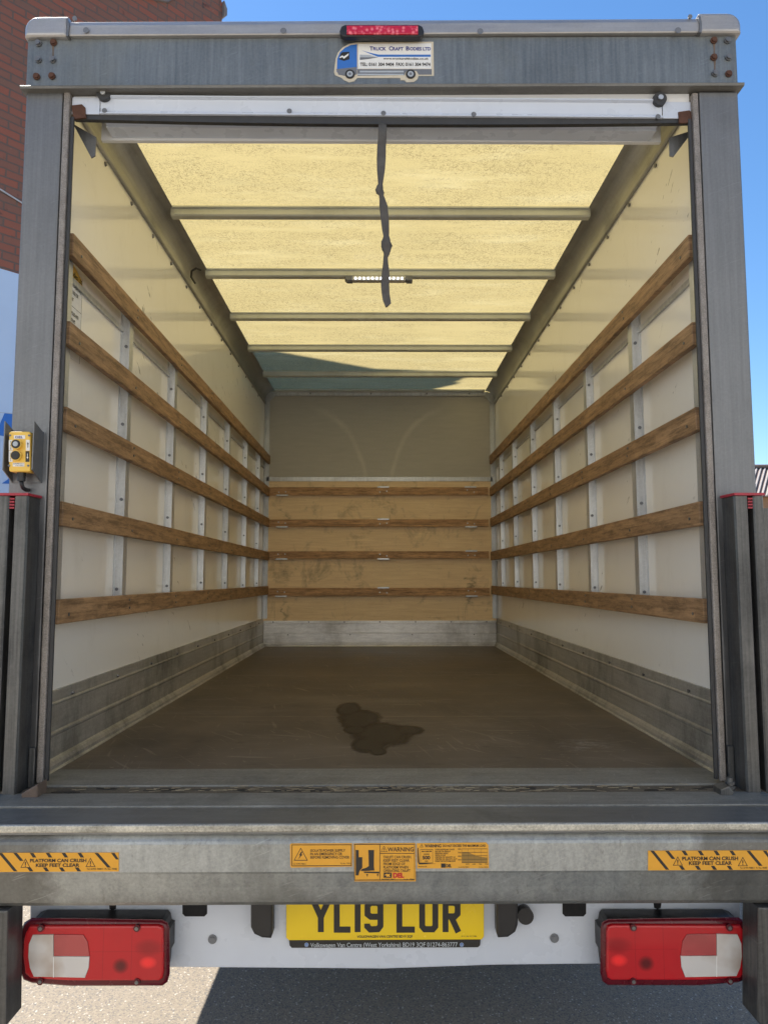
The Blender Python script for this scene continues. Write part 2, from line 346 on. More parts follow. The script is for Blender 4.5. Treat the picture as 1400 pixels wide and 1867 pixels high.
def lensmat():
    g = N('red_tail_lens')
    x, y, z = g.sep(); ax = g.math('ABSOLUTE', g.math('SUBTRACT', x, .0025))
    gx = g.math('SINE', g.math('MULTIPLY', x, 1900.0)); gz = g.math('SINE', g.math('MULTIPLY', z, 1900.0))
    h = g.math('MULTIPLY', gx, gz)
    col = g.mix(g.noise(7, 4), (.40, .006, .012), (.56, .012, .018))
    def blob(px, py, rx, rz, c, f):
        nonlocal col
        p = at(px, py, Y=-.205)
        dx = g.math('DIVIDE', g.math('SUBTRACT', ax, abs(p.x)), rx); dz = g.math('DIVIDE', g.math('SUBTRACT', z, p.z), rz)
        d = g.math('ADD', g.math('MULTIPLY', dx, dx), g.math('MULTIPLY', dz, dz))
        col = g.mix(g.math('MULTIPLY', g.ramp(d, [(.1, 1.0), (1.0, 0.0)]), f), col, c)
    blob(270, 1728, .040, .022, (.20, .004, .008), .6)      # bulb carriers behind the lens
    blob(218, 1762, .022, .020, (.07, .004, .006), .9)
    blob(268, 1756, .024, .016, (.95, .03, .03), .9)
    # moulded cells
    for px in (238, 186):
        p = at(px, 1740, Y=-.205)
        l = g.math('LESS_THAN', g.math('ABSOLUTE', g.math('SUBTRACT', ax, abs(p.x))), .0009)
        col = g.mix(g.math('MULTIPLY', l, .45), col, (.25, .005, .01))
    p = at(200, 1736, Y=-.205)
    l = g.math('MULTIPLY', g.math('LESS_THAN', g.math('ABSOLUTE', g.math('SUBTRACT', z, p.z)), .0008), g.math('LESS_THAN', ax, .74))
    col = g.mix(g.math('MULTIPLY', l, .4), col, (.25, .005, .01))
    return g.set(col, .18, 0, g.bump(h, .15, .002), .45, **{'Coat Weight': .25, 'Coat Roughness': .05})
M['lens'] = lensmat()
def clearlens(name, c1, c2):
    g = N(name); x, y, z = g.sep()
    gx = g.math('SINE', g.math('MULTIPLY', x, 1500.0)); gz = g.math('SINE', g.math('MULTIPLY', z, 1500.0))
    col = g.mix(g.ramp(g.noise(10, 3, .5, g.map(loc=(4.1, 0, 2))), [(.45, 0.0), (.75, 1.0)]), c1, c2)
    return g.set(col, .2, 0, g.bump(g.math('MULTIPLY', gx, gz), .15, .002), .6, **{'Coat Weight': .5, 'Coat Roughness': .08})
M['clear'] = clearlens('clear_reverse_lens', (.60, .58, .56), (.34, .24, .17))
M['quad'] = clearlens('dull_red_lens', (.42, .06, .06), (.30, .04, .04))
M['lensrim'] = plain('dark_red_rim', (.10, .005, .012), .25, 0, .2, 12)
def em(name, c, s):
    g = N(name); return g.set(c, .3, **{'Emission Color': (*c, 1), 'Emission Strength': s})
M['led'] = em('led_light', (.95, .97, 1), 3.0)
M['blackstreak'] = plain('dirt_in_groove', (.02, .018, .015), .8, 0, .5, 30, .5)
M['groove'] = metalmat('dirty_groove', (.07, .058, .043), (.17, .145, .11), .7, .1, (1, 9, 9), .9, (.015, .013, .012), .9, 2.0, .5, 2.6)

# ------------------------------------------------------------------ mesh helpers
def empty(name, loc, label, cat, group=None, kind=None):
    o = bpy.data.objects.new(name, None); COL.objects.link(o); o.location = loc
    o['label'] = label; o['category'] = cat
    if group: o['group'] = group
    if kind: o['kind'] = kind
    o.empty_display_size = .1
    return o
def root_loc(p):
    v = Vector((0, 0, 0))
    while p is not None: v += p.location; p = p.parent
    return v
def link(name, bm, mat, parent=None, smooth=False, label=None):
    me = bpy.data.meshes.new(name)
    bmesh.ops.recalc_face_normals(bm, faces=bm.faces)
    c = Vector((0, 0, 0))
    if parent is None: pass
    bm.to_mesh(me); bm.free()
    if isinstance(mat, (list, tuple)):
        for q in mat: me.materials.append(M[q])
    else: me.materials.append(M[mat])
    if smooth:
        for p in me.polygons: p.use_smooth = True
    o = bpy.data.objects.new(name, me); COL.objects.link(o)
    if parent is not None:
        o.parent = parent; o.location = -root_loc(parent)
    if label: o['label'] = label
    return o
def box(bm, x0, x1, y0, y1, z0, z1, bev=0, seg=2, mi=0):
    vs = [bm.verts.new((x, y, z)) for x in (x0, x1) for y in (y0, y1) for z in (z0, z1)]
    fs = [bm.faces.new([vs[i] for i in q]) for q in ((0, 1, 3, 2), (4, 6, 7, 5), (0, 4, 5, 1), (2, 3, 7, 6), (0, 2, 6, 4), (1, 5, 7, 3))]
    for f in fs: f.material_index = mi
    if bev:
        es = list({e for f in fs for e in f.edges})
        bmesh.ops.bevel(bm, geom=es, offset=bev, segments=seg, affect='EDGES', profile=.5)
def prism(bm, pts, axis, a, b, bev=0, seg=2, mi=0):
    """closed 2-D outline extruded along an axis; the outline's coordinates are the two other axes in order"""
    def P(u, v, w):
        return {'X': (w, u, v), 'Y': (u, w, v), 'Z': (u, v, w)}[axis]
    A = [bm.verts.new(P(u, v, a)) for u, v in pts]; B = [bm.verts.new(P(u, v, b)) for u, v in pts]
    n = len(pts); fs = [bm.faces.new(A), bm.faces.new(B[::-1])]
    for i in range(n): fs.append(bm.faces.new((A[i], B[i], B[(i+1) % n], A[(i+1) % n])))
    for f in fs: f.material_index = mi
    bmesh.ops.recalc_face_normals(bm, faces=fs)
    if bev:
        es = list(set(fs[0].edges) | set(fs[1].edges)) if bev > 0 else []
        bmesh.ops.bevel(bm, geom=es, offset=abs(bev), segments=seg, affect='EDGES', profile=.5)
def cyl(bm, p, axis, r, h, n=16, r2=None):
    z = Vector((0, 0, 1)); d = {'X': Vector((1, 0, 0)), 'Y': Vector((0, 1, 0)), 'Z': z}[axis] if isinstance(axis, str) else axis.normalized()
    rot = z.rotation_difference(d).to_matrix().to_4x4()
    bmesh.ops.create_cone(bm, cap_ends=True, segments=n, radius1=r, radius2=r if r2 is None else r2, depth=h, matrix=Matrix.Translation(p) @ rot)
def tube(bm, pts, r, n=8):
    pts = [Vector(p) for p in pts]; rings = []
    for i, p in enumerate(pts):
        t = (pts[min(i+1, len(pts)-1)] - pts[max(i-1, 0)]).normalized()
        a = t.cross(Vector((.13, .9, .3))).normalized(); b = t.cross(a)
        rr = r[i] if isinstance(r, (list, tuple)) else r
        rings.append([bm.verts.new(p + (a*math.cos(k*2*math.pi/n) + b*math.sin(k*2*math.pi/n))*rr) for k in range(n)])
    for i in range(len(rings)-1):
        for k in range(n): bm.faces.new((rings[i][k], rings[i][(k+1) % n], rings[i+1][(k+1) % n], rings[i+1][k]))
    bm.faces.new(rings[0]); bm.faces.new(rings[-1][::-1])
def mk(name, mat, parent, fn, smooth=False, label=None):
    bm = bmesh.new(); fn(bm); return link(name, bm, mat, parent, smooth, label)
def mbox(name, mat, parent, *a, bev=0, label=None): return mk(name, mat, parent, lambda bm: box(bm, *a, bev=bev), label=label)
def pxpoly(name, pts, Y, mat, parent, t=.0008, label=None, bev=0):
    w = [at(px, py, Y=Y) for px, py in pts]
    return mk(name, mat, parent, lambda bm: prism(bm, [(p.x, p.z) for p in w], 'Y', Y, Y+t, bev=bev), label=label)
_font = {}
def textmesh(s, offset):
    c = bpy.data.curves.new('txt', 'FONT'); c.body = s; c.size = 1; c.offset = offset; c.resolution_u = 3
    o = bpy.data.objects.new('txt', c); COL.objects.link(o)
    dg = bpy.context.evaluated_depsgraph_get(); dg.update()
    me = bpy.data.meshes.new_from_object(o.evaluated_get(dg))
    bpy.data.objects.remove(o); bpy.data.curves.remove(c)
    return me
_capH = [None]
def text(name, s, p0, p1, mat, parent, offset=.012, Y=None, label=None):
    """lettering fitted between the cap-top-left and baseline-right corners, both on the plane Y"""
    me = textmesh(s, offset)
    if _capH[0] is None:
        h = textmesh('H', 0); zs = [v.co.y for v in h.vertices]; _capH[0] = max(zs)-min(zs)
    xs = [v.co.x for v in me.vertices]; x0, x1 = min(xs), max(xs)
    a, b = p0, p1; wx = (b.x-a.x)/(x1-x0); hz = (a.z-b.z)/(_capH[0]+2*offset)
    for v in me.vertices:
        x, y = v.co.x, v.co.y; f = (x-x0)/(x1-x0)
        v.co = Vector((a.x+(x-x0)*wx, Y, b.z + (y+offset)*hz))
    bm = bmesh.new(); bm.from_mesh(me)
    for f in bm.faces:
        f.normal_update()
    return link(name, bm, mat, parent, label=label)
def ptext(name, s, x0, y0, x1, y1, Y, mat, parent, offset=.012):
    return text(name, s, at(x0, y0, Y=Y), at(x1, y1, Y=Y), mat, parent, offset, Y)
def stroke(bm, pts, w, Y, t=.0008, off=0.0):
    """flat mitred ribbon in the XZ plane"""
    P = [Vector(p) for p in pts]; L = []; Rr = []
    for i, p in enumerate(P):
        d0 = (P[i]-P[i-1]).normalized() if i else (P[1]-P[0]).normalized()
        d1 = (P[i+1]-P[i]).normalized() if i < len(P)-1 else d0
        n0 = Vector((-d0.y, d0.x)); n1 = Vector((-d1.y, d1.x)); m = (n0+n1)
        m = m.normalized() / max(.35, m.normalized().dot(n1))
        L.append(p+m*w/2); Rr.append(p-m*w/2)
    for i in range(len(P)-1):
        prism(bm, [L[i], L[i+1], Rr[i+1], Rr[i]], 'Y', Y-.00004*i-off, Y+t-.00004*i-off)

# ------------------------------------------------------------------ ground
def gfn(bm):
    vs = [bm.verts.new(p) for p in ((-400, -400, 0), (400, -400, 0), (400, 600, 0), (-400, 600, 0))]; bm.faces.new(vs)
g = mk('ground', 'ground', None, gfn); g['kind'] = 'structure'

# ------------------------------------------------------------------ truck
T = empty('box_truck', (0, 2, 0), 'box truck with open rear shutter, empty slatted cargo body and tail lift', 'truck')
FZ = .95; BX = 1.025; L = 4.36
# --- side walls
for s in (-1, 1):
    w = mk('side_wall', ['grp', 'bodypaint'], T, lambda bm: (box(bm, min(s*BX, s*1.06), max(s*BX, s*1.06), .05, L+.05, FZ-.0, 3.2), box(bm, min(s*1.061, s*1.09), max(s*1.061, s*1.09), .05, L+.05, FZ-.0, 3.2, mi=1)))
    # kick plates: three ribbed boards and a floor angle
    def kp(bm):
        prof = [(s*BX, 1.19), (s*(BX-.007), 1.189), (s*(BX-.009), 1.155), (s*(BX-.0125), 1.151), (s*(BX-.0125), 1.147), (s*(BX-.009), 1.143), (s*(BX-.009), 1.066),
                (s*(BX-.013), 1.060), (s*(BX-.013), 1.054), (s*(BX-.009), 1.048), (s*(BX-.010), .985), (s*(BX-.018), .978), (s*(BX-.024), .968), (s*(BX-.026), .958), (s*(BX-.032), .953), (s*(BX-.032), .9505), (s*BX, .9505)]
        prism(bm, prof, 'Y', .06, L-.002)
    k = mk('kick_plate', 'kick', T, kp)
    for y in [i*.42+.32 for i in range(10)]:
        mk('rivet', 'bolt', k, lambda bm: cyl(bm, (s*(BX-.014), y, 1.164), 'X', .007, .006, 10, .004))
    # load rails and studs
    studs = [.72, 1.37, 2.03, 2.68, 3.34, 3.93]
    rz = [2.62, 2.335, 2.064, 1.770, 1.473]
    for y in studs + [.13]:
        def st(bm):
            a, b = y-.036, y+.036
            prof = [(s*BX, a-.0), (s*(BX-.003), a), (s*(BX-.003), y-.026), (s*(BX-.032), y-.022), (s*(BX-.032), y+.022), (s*(BX-.003), y+.026), (s*(BX-.003), b), (s*BX, b)]
            prism(bm, prof, 'Z', 1.41, 2.60)
        q = mk('wall_stud', 'alu', T, st)
        for z in (1.50, 1.84, 2.12, 2.45):
            yy_ = y-random.choice((.012, -.008)); mk('stud_rivet', 'greyd', q, lambda bm: cyl(bm, (s*(BX-.017+random.uniform(-.004, .004)), y-.0255, z+random.uniform(-.02, .02)), 'Y', .0065, .005, 8))
    for i, z in enumerate(rz):
        zl, zh = z-.074, z
        xi = BX-.034; xo = BX-.056
        r = mk('load_rail', 'woodY', T, lambda bm: box(bm, min(s*xi, s*xo), max(s*xi, s*xo), .09, L-.035, zl, zh, bev=.003))
        for y in [.16] + studs:
            for dz in (.020, .050):
                if dz > .03 and (y < .5 or i % 2): continue
                mk('screw', 'bolt', r, lambda bm: cyl(bm, (s*(xo-.001), y+random.uniform(-.006, .006), zl+dz+.006), 'X', .0048, .003, 8))
    # thin metal tracking strip under the top rail
    mbox('tracking_strip', 'alu', T, min(s*(BX-.001), s*(BX-.010)), max(s*(BX-.001), s*(BX-.010)), .095, L-.04, 2.505, 2.524)
    # cove between wall and roof
    def cv(bm):
        pts = []
        x0, z0, x1, z1 = BX-.002, 3.105, .950, 3.205
        for i in range(9):
            a = i/8*math.pi/2
            pts.append((s*(x1 + (x0-x1)*math.cos(a)*1.0), z0 + (z1-z0)*math.sin(a)))
        lip = [(s*(x0-.006), 3.088), (s*(x0-.006), 3.108)]
        inner = [(s*(BX-.002), 3.088)] + [(s*(BX-.008), 3.088)] + [(s*(BX-.010), 3.112)] + [(s*(p0-.004*0), p1) for p0, p1 in [(abs(a), b) for a, b in pts[1:]]] + [(s*.940, 3.206), (s*.940, 3.209), (s*(BX-.002), 3.209)]
        prism(bm, inner, 'Y', .11, L-.04)
    c = mk('cove_rail', 'cove', T, cv, True)
    for y in [.47+.29*i for i in range(13)]:
        mk('rivet', 'bolt', c, lambda bm: cyl(bm, (s*(BX-.003), y, 3.070), 'X', .0095, .006, 10, .006))
# --- bulkhead
mbox('bulkhead_wall', 'bodypaint', T, -1.09, 1.09, L+.055, L+.10, FZ-.1, 3.26)
mbox('bulkhead_panel', 'upper', T, -1.02, 1.02, L+.006, L+.05, 2.40, 3.2)
mbox('bulkhead_plywood', 'ply', T, -1.02, 1.02, L, L+.05, 1.168, 2.399)
def bk(bm):
    pr = [(L+.0, 1.170), (L-.010, 1.170), (L-.010, 1.150), (L-.014, 1.148), (L-.014, 1.143), (L-.010, 1.141), (L-.010, 1.068), (L-.014, 1.066), (L-.014, 1.060), (L-.010, 1.058), (L-.010, .982), (L-.020, .976), (L-.020, .968), (L-.010, .964), (L-.016, .9505), (L, .9505)]
    prism(bm, pr, 'X', -BX+.013, BX-.013)
k = mk('kick_plate', 'kickf', T, bk)
for i in range(7):
    mk('rivet', 'bolt', k, lambda bm: cyl(bm, (-.93+i*.31, L-.011, 1.160), 'Y', .007, .004, 10))
    if i % 2 == 0: mk('rivet', 'bolt', k, lambda bm: cyl(bm, (-.80+i*.27, L-.011, 1.050), 'Y', .006, .004, 10))
mk('bulkhead_strip', 'alu', T, lambda bm: box(bm, -1.005, 1.0, L-.006, L+.004, 2.398, 2.437, bev=.001))
for s in (-1, 1):
    mk('corner_upright', 'alu', T, lambda bm: prism(bm, [(s*BX-s*.002, L), (s*BX-s*.002, L-.045), (s*BX-s*.006, L-.045), (s*BX-s*.006, L-.006), (s*.984, L-.006), (s*.984, L)], 'Z', 1.19 if s < 0 else 1.19, 3.17))
    def gus(bm):
        prism(bm, [(s*1.015, 3.08), (s*.94, 3.16), (s*.94, 3.19), (s*1.015, 3.19)], 'Y', L-.03, L-.024)
        cyl(bm, (s*.985, L-.032, 3.145), 'Y', .014, .012, 12)
    mk('corner_gusset', 'alu', T, gus)
hb = mk('bulkhead_top_rail', 'alu', T, lambda bm: box(bm, -.985, .975, L-.025, L+.005, 3.168, 3.205, bev=.003))
for x in (-.62, -.08, .42, .80):
    mk('rivet', 'bolt', hb, lambda bm: cyl(bm, (x, L-.026, 3.187), 'Y', .008, .004, 10))
zs = [2.340, 2.055, 1.775, 1.455]
for i, z in enumerate(zs):
    x0 = (-1.0, -1.0, -1.0, -.985)[i]+.015; x1 = .955
    h = (.068, .062, .064, .068)[i]
    z0 = z - h
    r = mk('front_load_rail', 'woodX', T, lambda bm: box(bm, x0, x1, L-.040, L-.018, z0, z, bev=.002))
    sp = mk('spacer_block', 'black', r, lambda bm: [box(bm, xx-.03, xx+.03, L-.018, L-.001, z0+.01, z-.01) for xx in (-.86, .03, .80)])
    for xx in (-.86, .03, .80):
        up = random.random() < .6
        zz = z+.002 if (up and xx > -.5) else z0-.002
        def clip(bm):
            if zz > z: box(bm, xx-.05, xx+.05, L-.042, L-.016, z, z+.005); box(bm, xx-.05, xx+.05, L-.046, L-.042, z-.004, z+.008)
            else: box(bm, xx-.05, xx+.05, L-.042, L-.016, z0-.006, z0); box(bm, xx-.05, xx+.05, L-.046, L-.042, z0-.010, z0+.003)
        mk('retaining_clip', 'alu', r, clip)
        for dx in (-.03, .03):
            mk('screw', 'alu', r, lambda bm: cyl(bm, (xx+dx, L-.041, z-.035+random.uniform(-.01, .012)), 'Y', .006, .004, 8))
# --- floor, threshold
mbox('cargo_floor', 'floor', T, -BX+.031, BX-.031, .185, L-.016, FZ-.04, FZ)
mbox('floor_edge_plate', 'sill', T, -1.03, 1.03, .004, .184, FZ-.04, FZ+.003, bev=.002)
mbox('threshold_groove', 'groove', T, -1.03, 1.03, -.062, .003, FZ-.05, FZ-.002)
mbox('threshold_strip', 'sill', T, -1.05, 1.05, -.178, -.063, FZ-.05, FZ, bev=.002)
mbox('threshold_plate', 'plate', T, -1.12, 1.12, -.306, -.180, FZ-.03, FZ-.004, bev=.003)
# dirt and straw in the groove
def straw(bm):
    for i in range(230):
        x = random.gauss(0, .5); 
        if abs(x) > .93: continue
        y = random.uniform(-.058, .0); a = random.gauss(0, .35); l = random.uniform(.006, .035)
        dx, dy = math.cos(a)*l/2, math.sin(a)*l/2*.5; w = .0007
        z = FZ-.0012+random.uniform(0, .005)
        prism(bm, [(x-dx, y-dy-w), (x+dx, y+dy-w), (x+dx, y+dy+w), (x-dx, y-dy+w)], 'Z', z, z+.0008)
M['straw'] = plain('straw', (.36, .30, .20), .8, 0, .4, 60)
o = mk('straw_bits', 'straw', None, straw); o['label'] = 'thin pale straw bits caught in the dirty threshold groove'; o['category'] = 'debris'; o['kind'] = 'stuff'
def muck(bm):
    for i in range(20):
        x = random.uniform(-.94, .94); y = random.uniform(-.05, -.012); r1 = random.uniform(.008, .06); r2 = random.uniform(.004, .012)
        n = 11; prism(bm, [(x+math.cos(k/n*6.283)*r1*random.uniform(.6, 1.2), y+math.sin(k/n*6.283)*r2*random.uniform(.6, 1.2)) for k in range(n)], 'Z', FZ-.003, FZ-.0014+random.uniform(0, .0015))
o = mk('groove_dirt', 'blackstreak', None, muck); o['label'] = 'black dirt lying in the threshold groove'; o['category'] = 'dirt'; o['kind'] = 'stuff'
# --- roof
def rf(bm):
    vs = [bm.verts.new(p) for p in ((-1.05, .05, 3.212), (1.05, .05, 3.212), (1.05, L+.08, 3.212), (-1.05, L+.08, 3.212))]; bm.faces.new(vs)
mk('roof_panel', 'roof', T, rf)
for i, y in enumerate([1.05, 1.72, 2.38, 3.02, 3.70]):
    def bw(bm):
        prof = [(y, 3.208), (y, 3.174), (y+.006, 3.168), (y+.038, 3.168), (y+.044, 3.174), (y+.044, 3.208)]
        prism(bm, prof, 'X', -.948, .948)
        box(bm, -.94, .94, y-.012, y-.0005, 3.202, 3.2085); box(bm, -.94, .94, y+.0445, y+.056, 3.202, 3.2085)
    mk('roof_bow', 'bow', T, bw)
mbox('roof_front_strip', 'bow', T, -.93, .93, L-.11, L-.026, 3.196, 3.206)
for s in (-1, 1): mk('roof_gutter', 'cap', T, lambda bm: prism(bm, [(s*1.05, 3.2), (s*1.10, 3.2), (s*1.10, 3.225), (s*1.09, 3.243), (s*1.06, 3.252), (s*1.0, 3.254), (s*1.0, 3.216), (s*1.05, 3.216)], 'Y', .105, L+.1))
# --- header (leans a touch, like the photographed one)
def tilt(o, k=.0085):
    for v in o.data.vertices: v.co.z += v.co.x*k
    return o
H = tilt(mbox('header_beam', 'header', T, -1.094, 1.102, 0, .10, 3.045, 3.210, bev=.0015))
tilt(mk('drip_lip', 'liplow', H, lambda bm: prism(bm, [(0.002, 3.047), (-.022, 3.041), (-.025, 3.038), (-.023, 3.0305), (.10, 3.0305), (.10, 3.0445), (.002, 3.0445)], 'X', -1.100, 1.110)))
for x in (-1.0995, 1.1095):
    pass
def capf(bm):
    prof = [(.12, 3.211), (-.012, 3.211), (-.014, 3.214), (-.014, 3.244), (-.009, 3.258), (.002, 3.267), (.02, 3.271), (.12, 3.271)]
    prism(bm, prof, 'X', -.968, .985)
C = tilt(mk('roof_cap', 'cap', T, capf, False), .0105)
for s, xa, xb in ((-1, -.966, -1.098), (1, .983, 1.112)):
    def cc(bm):
        xo = xb; r = .040; z1 = 3.273
        pts = [(xa, 3.207), (xa, z1)] + [(xo - s*r*(1-math.sin(a*math.pi/12)), z1 - r*(1-math.cos(a*math.pi/12))) for a in range(0, 7)] + [(xo, 3.207)]
        prism(bm, pts, 'Y', -.018, .118, bev=.010, seg=3)
    tilt(mk('corner_cap', 'cap', T, cc), .0105)
    tilt(mk('cap_joint', 'bolt', C, lambda bm: prism(bm, [(xa-.003, 3.205), (xa+.004, 3.205), (xa+.006, 3.24), (xa+.001, 3.262), (xa-.005, 3.262), (xa-.001, 3.235)], 'Y', -.0195, .05)), .0105)
for px, py in ((158, 56), (517, 57), (875, 58), (1235, 56), (137, 34), (1257, 31)):
    p = at(px, py, Y=-.015)
    mk('rivet', 'greyd', C, lambda bm: cyl(bm, (p.x, -.015, p.z), 'Y', .0095 if py > 40 else .007, .006, 14, .006))
for i, (px, py) in enumerate(((70, 78), (98, 77), (70, 108), (96, 108), (67, 139), (95, 138), (1301, 73), (1326, 73), (1301, 104), (1328, 104), (1303, 133), (1328, 134))):
    p = at(px, py, Y=-.004)
    rusty = i in (1, 4, 5, 6, 8, 11)
    def bf(bm):
        cyl(bm, (p.x, -.003, p.z), 'Y', .0108, .003, 20); cyl(bm, (p.x, -.0065, p.z), 'Y', .0078, .006, 14, .0058)
    mk('bolt', 'rust' if rusty else 'bolt', H, bf, label='rusty bolt' if rusty else None)
# rust runs below three right-hand bolts
for px, y0, y1 in ((1301, 78, 102), (1302, 108, 131), (97, 82, 104)):
    pxpoly('rust_run', [(px-2.2, y0), (px+2.6, y0), (px+1.6, (y0+y1)/2), (px+1.8, y1), (px-1.4, y1), (px-.8, (y0+y1)/2)], -.0006, 'brownrust', H, .0005)
# brake light
bl = pxpoly('brake_light', [(619, 56), (622, 48), (629, 44.5), (763, 44.5), (770, 48), (773, 56), (772, 63), (766, 66.5), (627, 66.5), (621, 63)], -.034, 'black', T, .02, bev=.003)
def ledlens():
    g = N('brake_led_lens'); x, y, z = g.sep()
    v = g.vor(95, g.map((1, 0, 1.0)), out='Distance')
    col = g.mix(g.ramp(v, [(.1, 0.0), (.6, 1.0)]), (.95, .22, .26), (.55, .008, .035))
    return g.set(col, .2, 0, g.bump(v, .4, .003), .6, **{'Coat Weight': .5})
M['ledlens'] = ledlens()
pxpoly('lens', [(632, 46), (762, 46), (762, 61.5), (632, 61.5)], -.040, 'ledlens', bl, .007, bev=.002)
# --- maker's sticker on the header: a lorry outline
Y0 = -.0012
st = pxpoly('maker_sticker', [(611, 137), (609, 131), (612, 107), (616, 96), (624, 87), (636, 80), (652, 77), (790, 76), (791, 138), (763, 138), (761, 144), (755, 149), (741, 150), (737, 146), (730, 146), (730, 142), (651, 142), (646, 148), (636, 150), (627, 146), (623, 142)], Y0, 'cream', T, .0012)
y = Y0-.0004
pxpoly('cab', [(614, 131), (615, 107), (620, 95), (629, 87), (640, 82), (651, 80.5), (651, 123), (651, 127), (646, 128), (646, 126), (630, 126), (624, 131)], y, 'blue', st)
pxpoly('cab_window', [(618, 108), (621, 98), (624, 95), (637, 94.5), (637, 108), (627, 111)], y-.0003, 'ink', st)
pxpoly('window_glint', [(619, 104), (624, 101), (627, 103), (636, 97), (635, 101), (627, 107), (624, 104), (620, 106)], y-.0006, 'white', st)
pxpoly('cab_skirt', [(613, 126), (650, 122), (651, 135), (645, 137), (642, 130), (633, 130), (629, 138), (617, 136)], y-.0003, 'greyd', st)
pxpoly('cargo_panel', [(653, 80), (786, 79), (786, 125), (653, 125)], y, 'white', st)
pxpoly('chassis_band', [(651, 126), (787, 126), (787, 136), (763, 136), (759, 129), (741, 129), (737, 137), (652, 138)], y, 'greyd', st)
pxpoly('side_guard', [(656, 129), (736, 129), (736, 132), (656, 132)], y-.0003, 'lightgrey', st)
pxpoly('side_guard', [(652, 134.5), (736, 134.5), (736, 137), (652, 137)], y-.0003, 'lightgrey', st)
pxpoly('blue_swoosh', [(660, 92), (672, 95.5), (690, 99.5), (785, 99.5), (785, 103.5), (689, 103.5), (676, 98.5)], y-.0003, 'blue', st)
pxpoly('grey_swoosh', [(656, 99.5), (672, 100), (689, 104.2), (672, 107.5), (656, 109)], y-.0003, 'lightgrey', st)
pxpoly('dark_swoosh', [(656, 104.5), (689, 104.4), (672, 107.5), (656, 109)], y-.0005, 'greyd', st)
for cx in (638, 748.5):
    p = at(cx, 135.5, Y=y)
    w_ = mk('sticker_wheel', 'ink', st, lambda bm: cyl(bm, (p.x, y-.0012, p.z), 'Y', .0150, .0012, 24))
    w2 = mk('sticker_hub', 'lightgrey', st, lambda bm: cyl(bm, (p.x, y-.0020, p.z), 'Y', .0092, .0008, 20))
    w2 = mk('sticker_hub', 'greyd', st, lambda bm: cyl(bm, (p.x, y-.0026, p.z), 'Y', .0045, .0006, 12))
Yt = y-.0009
for q, a, b, h in (('T', 674, 680, 0), ('RUCK', 680.5, 704, 1.2), ('C', 709, 715.5, 0), ('RAFT', 716, 735, 1.2), ('B', 740, 746.5, 0), ('ODIES', 747, 768.5, 1.2), ('LTD', 771, 785, 1.2)):
    ptext('lettering', q, a, 84.5+h, b, 92, Yt, 'navy', st, .03)
ptext('lettering', 'www.truckcraftbodies.co.uk', 698.5, 104.8, 781, 108.6, Yt, 'ink', st, .02)
for q, a, b in (('TEL: 0161 304 9404', 656.5, 718), ('FAX: 0161 304 9474', 722, 784.5)):
    ptext('lettering', q, a, 114, b, 120.5, Yt, 'ink', st, .025)
# --- shutter door, rolled up, bottom slat showing
D = mk('shutter_door', 'bodypaint', T, lambda bm: (box(bm, -.955, .957, .016, .040, 3.00, 3.15, bev=.002), box(bm, -.905, .905, .12, .135, 2.945, 3.19)))
D.data.materials[0] = M['bodypaint']
def dl(bm):
    prof = [(.000, 3.014), (.000, 3.010), (.010, 3.007), (.014, 2.970), (.006, 2.963), (.006, 2.958), (.062, 2.958), (.062, 2.950), (.118, 2.950), (.118, 3.0), (.033, 3.012)]
    prism(bm, prof, 'X', -.868, .868)
    box(bm, -.955, -.870, .010, .014, 2.958, 3.012, bev=.001); box(bm, .870, .957, .010, .014, 2.958, 3.012, bev=.001)
tilt(mk('bottom_slat', 'bumper', D, dl), -.004)
def seal(bm):
    n = 24
    for i in range(n):
        x0 = -.95+i*1.905/n; x1 = x0+1.905/n
        def zz(x): return 2.9345 + .010*max(0, (abs(x+.05)/.9))**2 - .004*x
        vs = []
        for x in (x0, x1):
            for (yy, z) in ((.014, 2.9595-.004*x), (.030, 2.9595-.004*x), (.030, zz(x)), (.014, zz(x))): vs.append(bm.verts.new((x, yy, z)))
        for k in range(4): bm.faces.new((vs[k], vs[(k+1) % 4], vs[4+(k+1) % 4], vs[4+k]))
tilt(mk('rubber_seal', 'rubber', D, seal), 0)
for px, py in ((528, 204), (699, 208), (863, 210), (192, 203), (1198, 214)):
    p = at(px, py, Y=.010)
    mk('rivet', 'bolt', D, lambda bm: cyl(bm, (p.x, .008, p.z), 'Y', .008, .006, 12, .006))
for px, py in ((192, 175), (1200, 184)):
    p = at(px, py, Y=.01)
    ro = mk('roller', 'rubber', D, lambda bm: (cyl(bm, (p.x, .012, p.z), 'Y', .021, .03, 24), prism(bm, [(p.x-.024, p.z-.018), (p.x+.024, p.z-.018), (p.x+.012, p.z+.012), (p.x-.012, p.z+.012)], 'Y', .020, .034)))
    mk('roller_axle', 'alu', ro, lambda bm: cyl(bm, (p.x, -.006, p.z), 'Y', .008, .008, 16, .006))
for pts in ([(131, 192), (150, 190), (156, 196), (157, 214), (134, 217)], [(1236, 204), (1256, 201), (1262, 206), (1262, 223), (1238, 224)]):
    pxpoly('rusty_corner', pts, .0065, 'rust', D, .006, label='rusted end of the shutter slat')
for pts in ([(134, 226), (176, 250), (174, 284), (167, 288)], [(1264, 237), (1219, 251), (1220, 284), (1227, 286)]):
    pxpoly('guide_flap', pts, .075, 'post', D, .004)
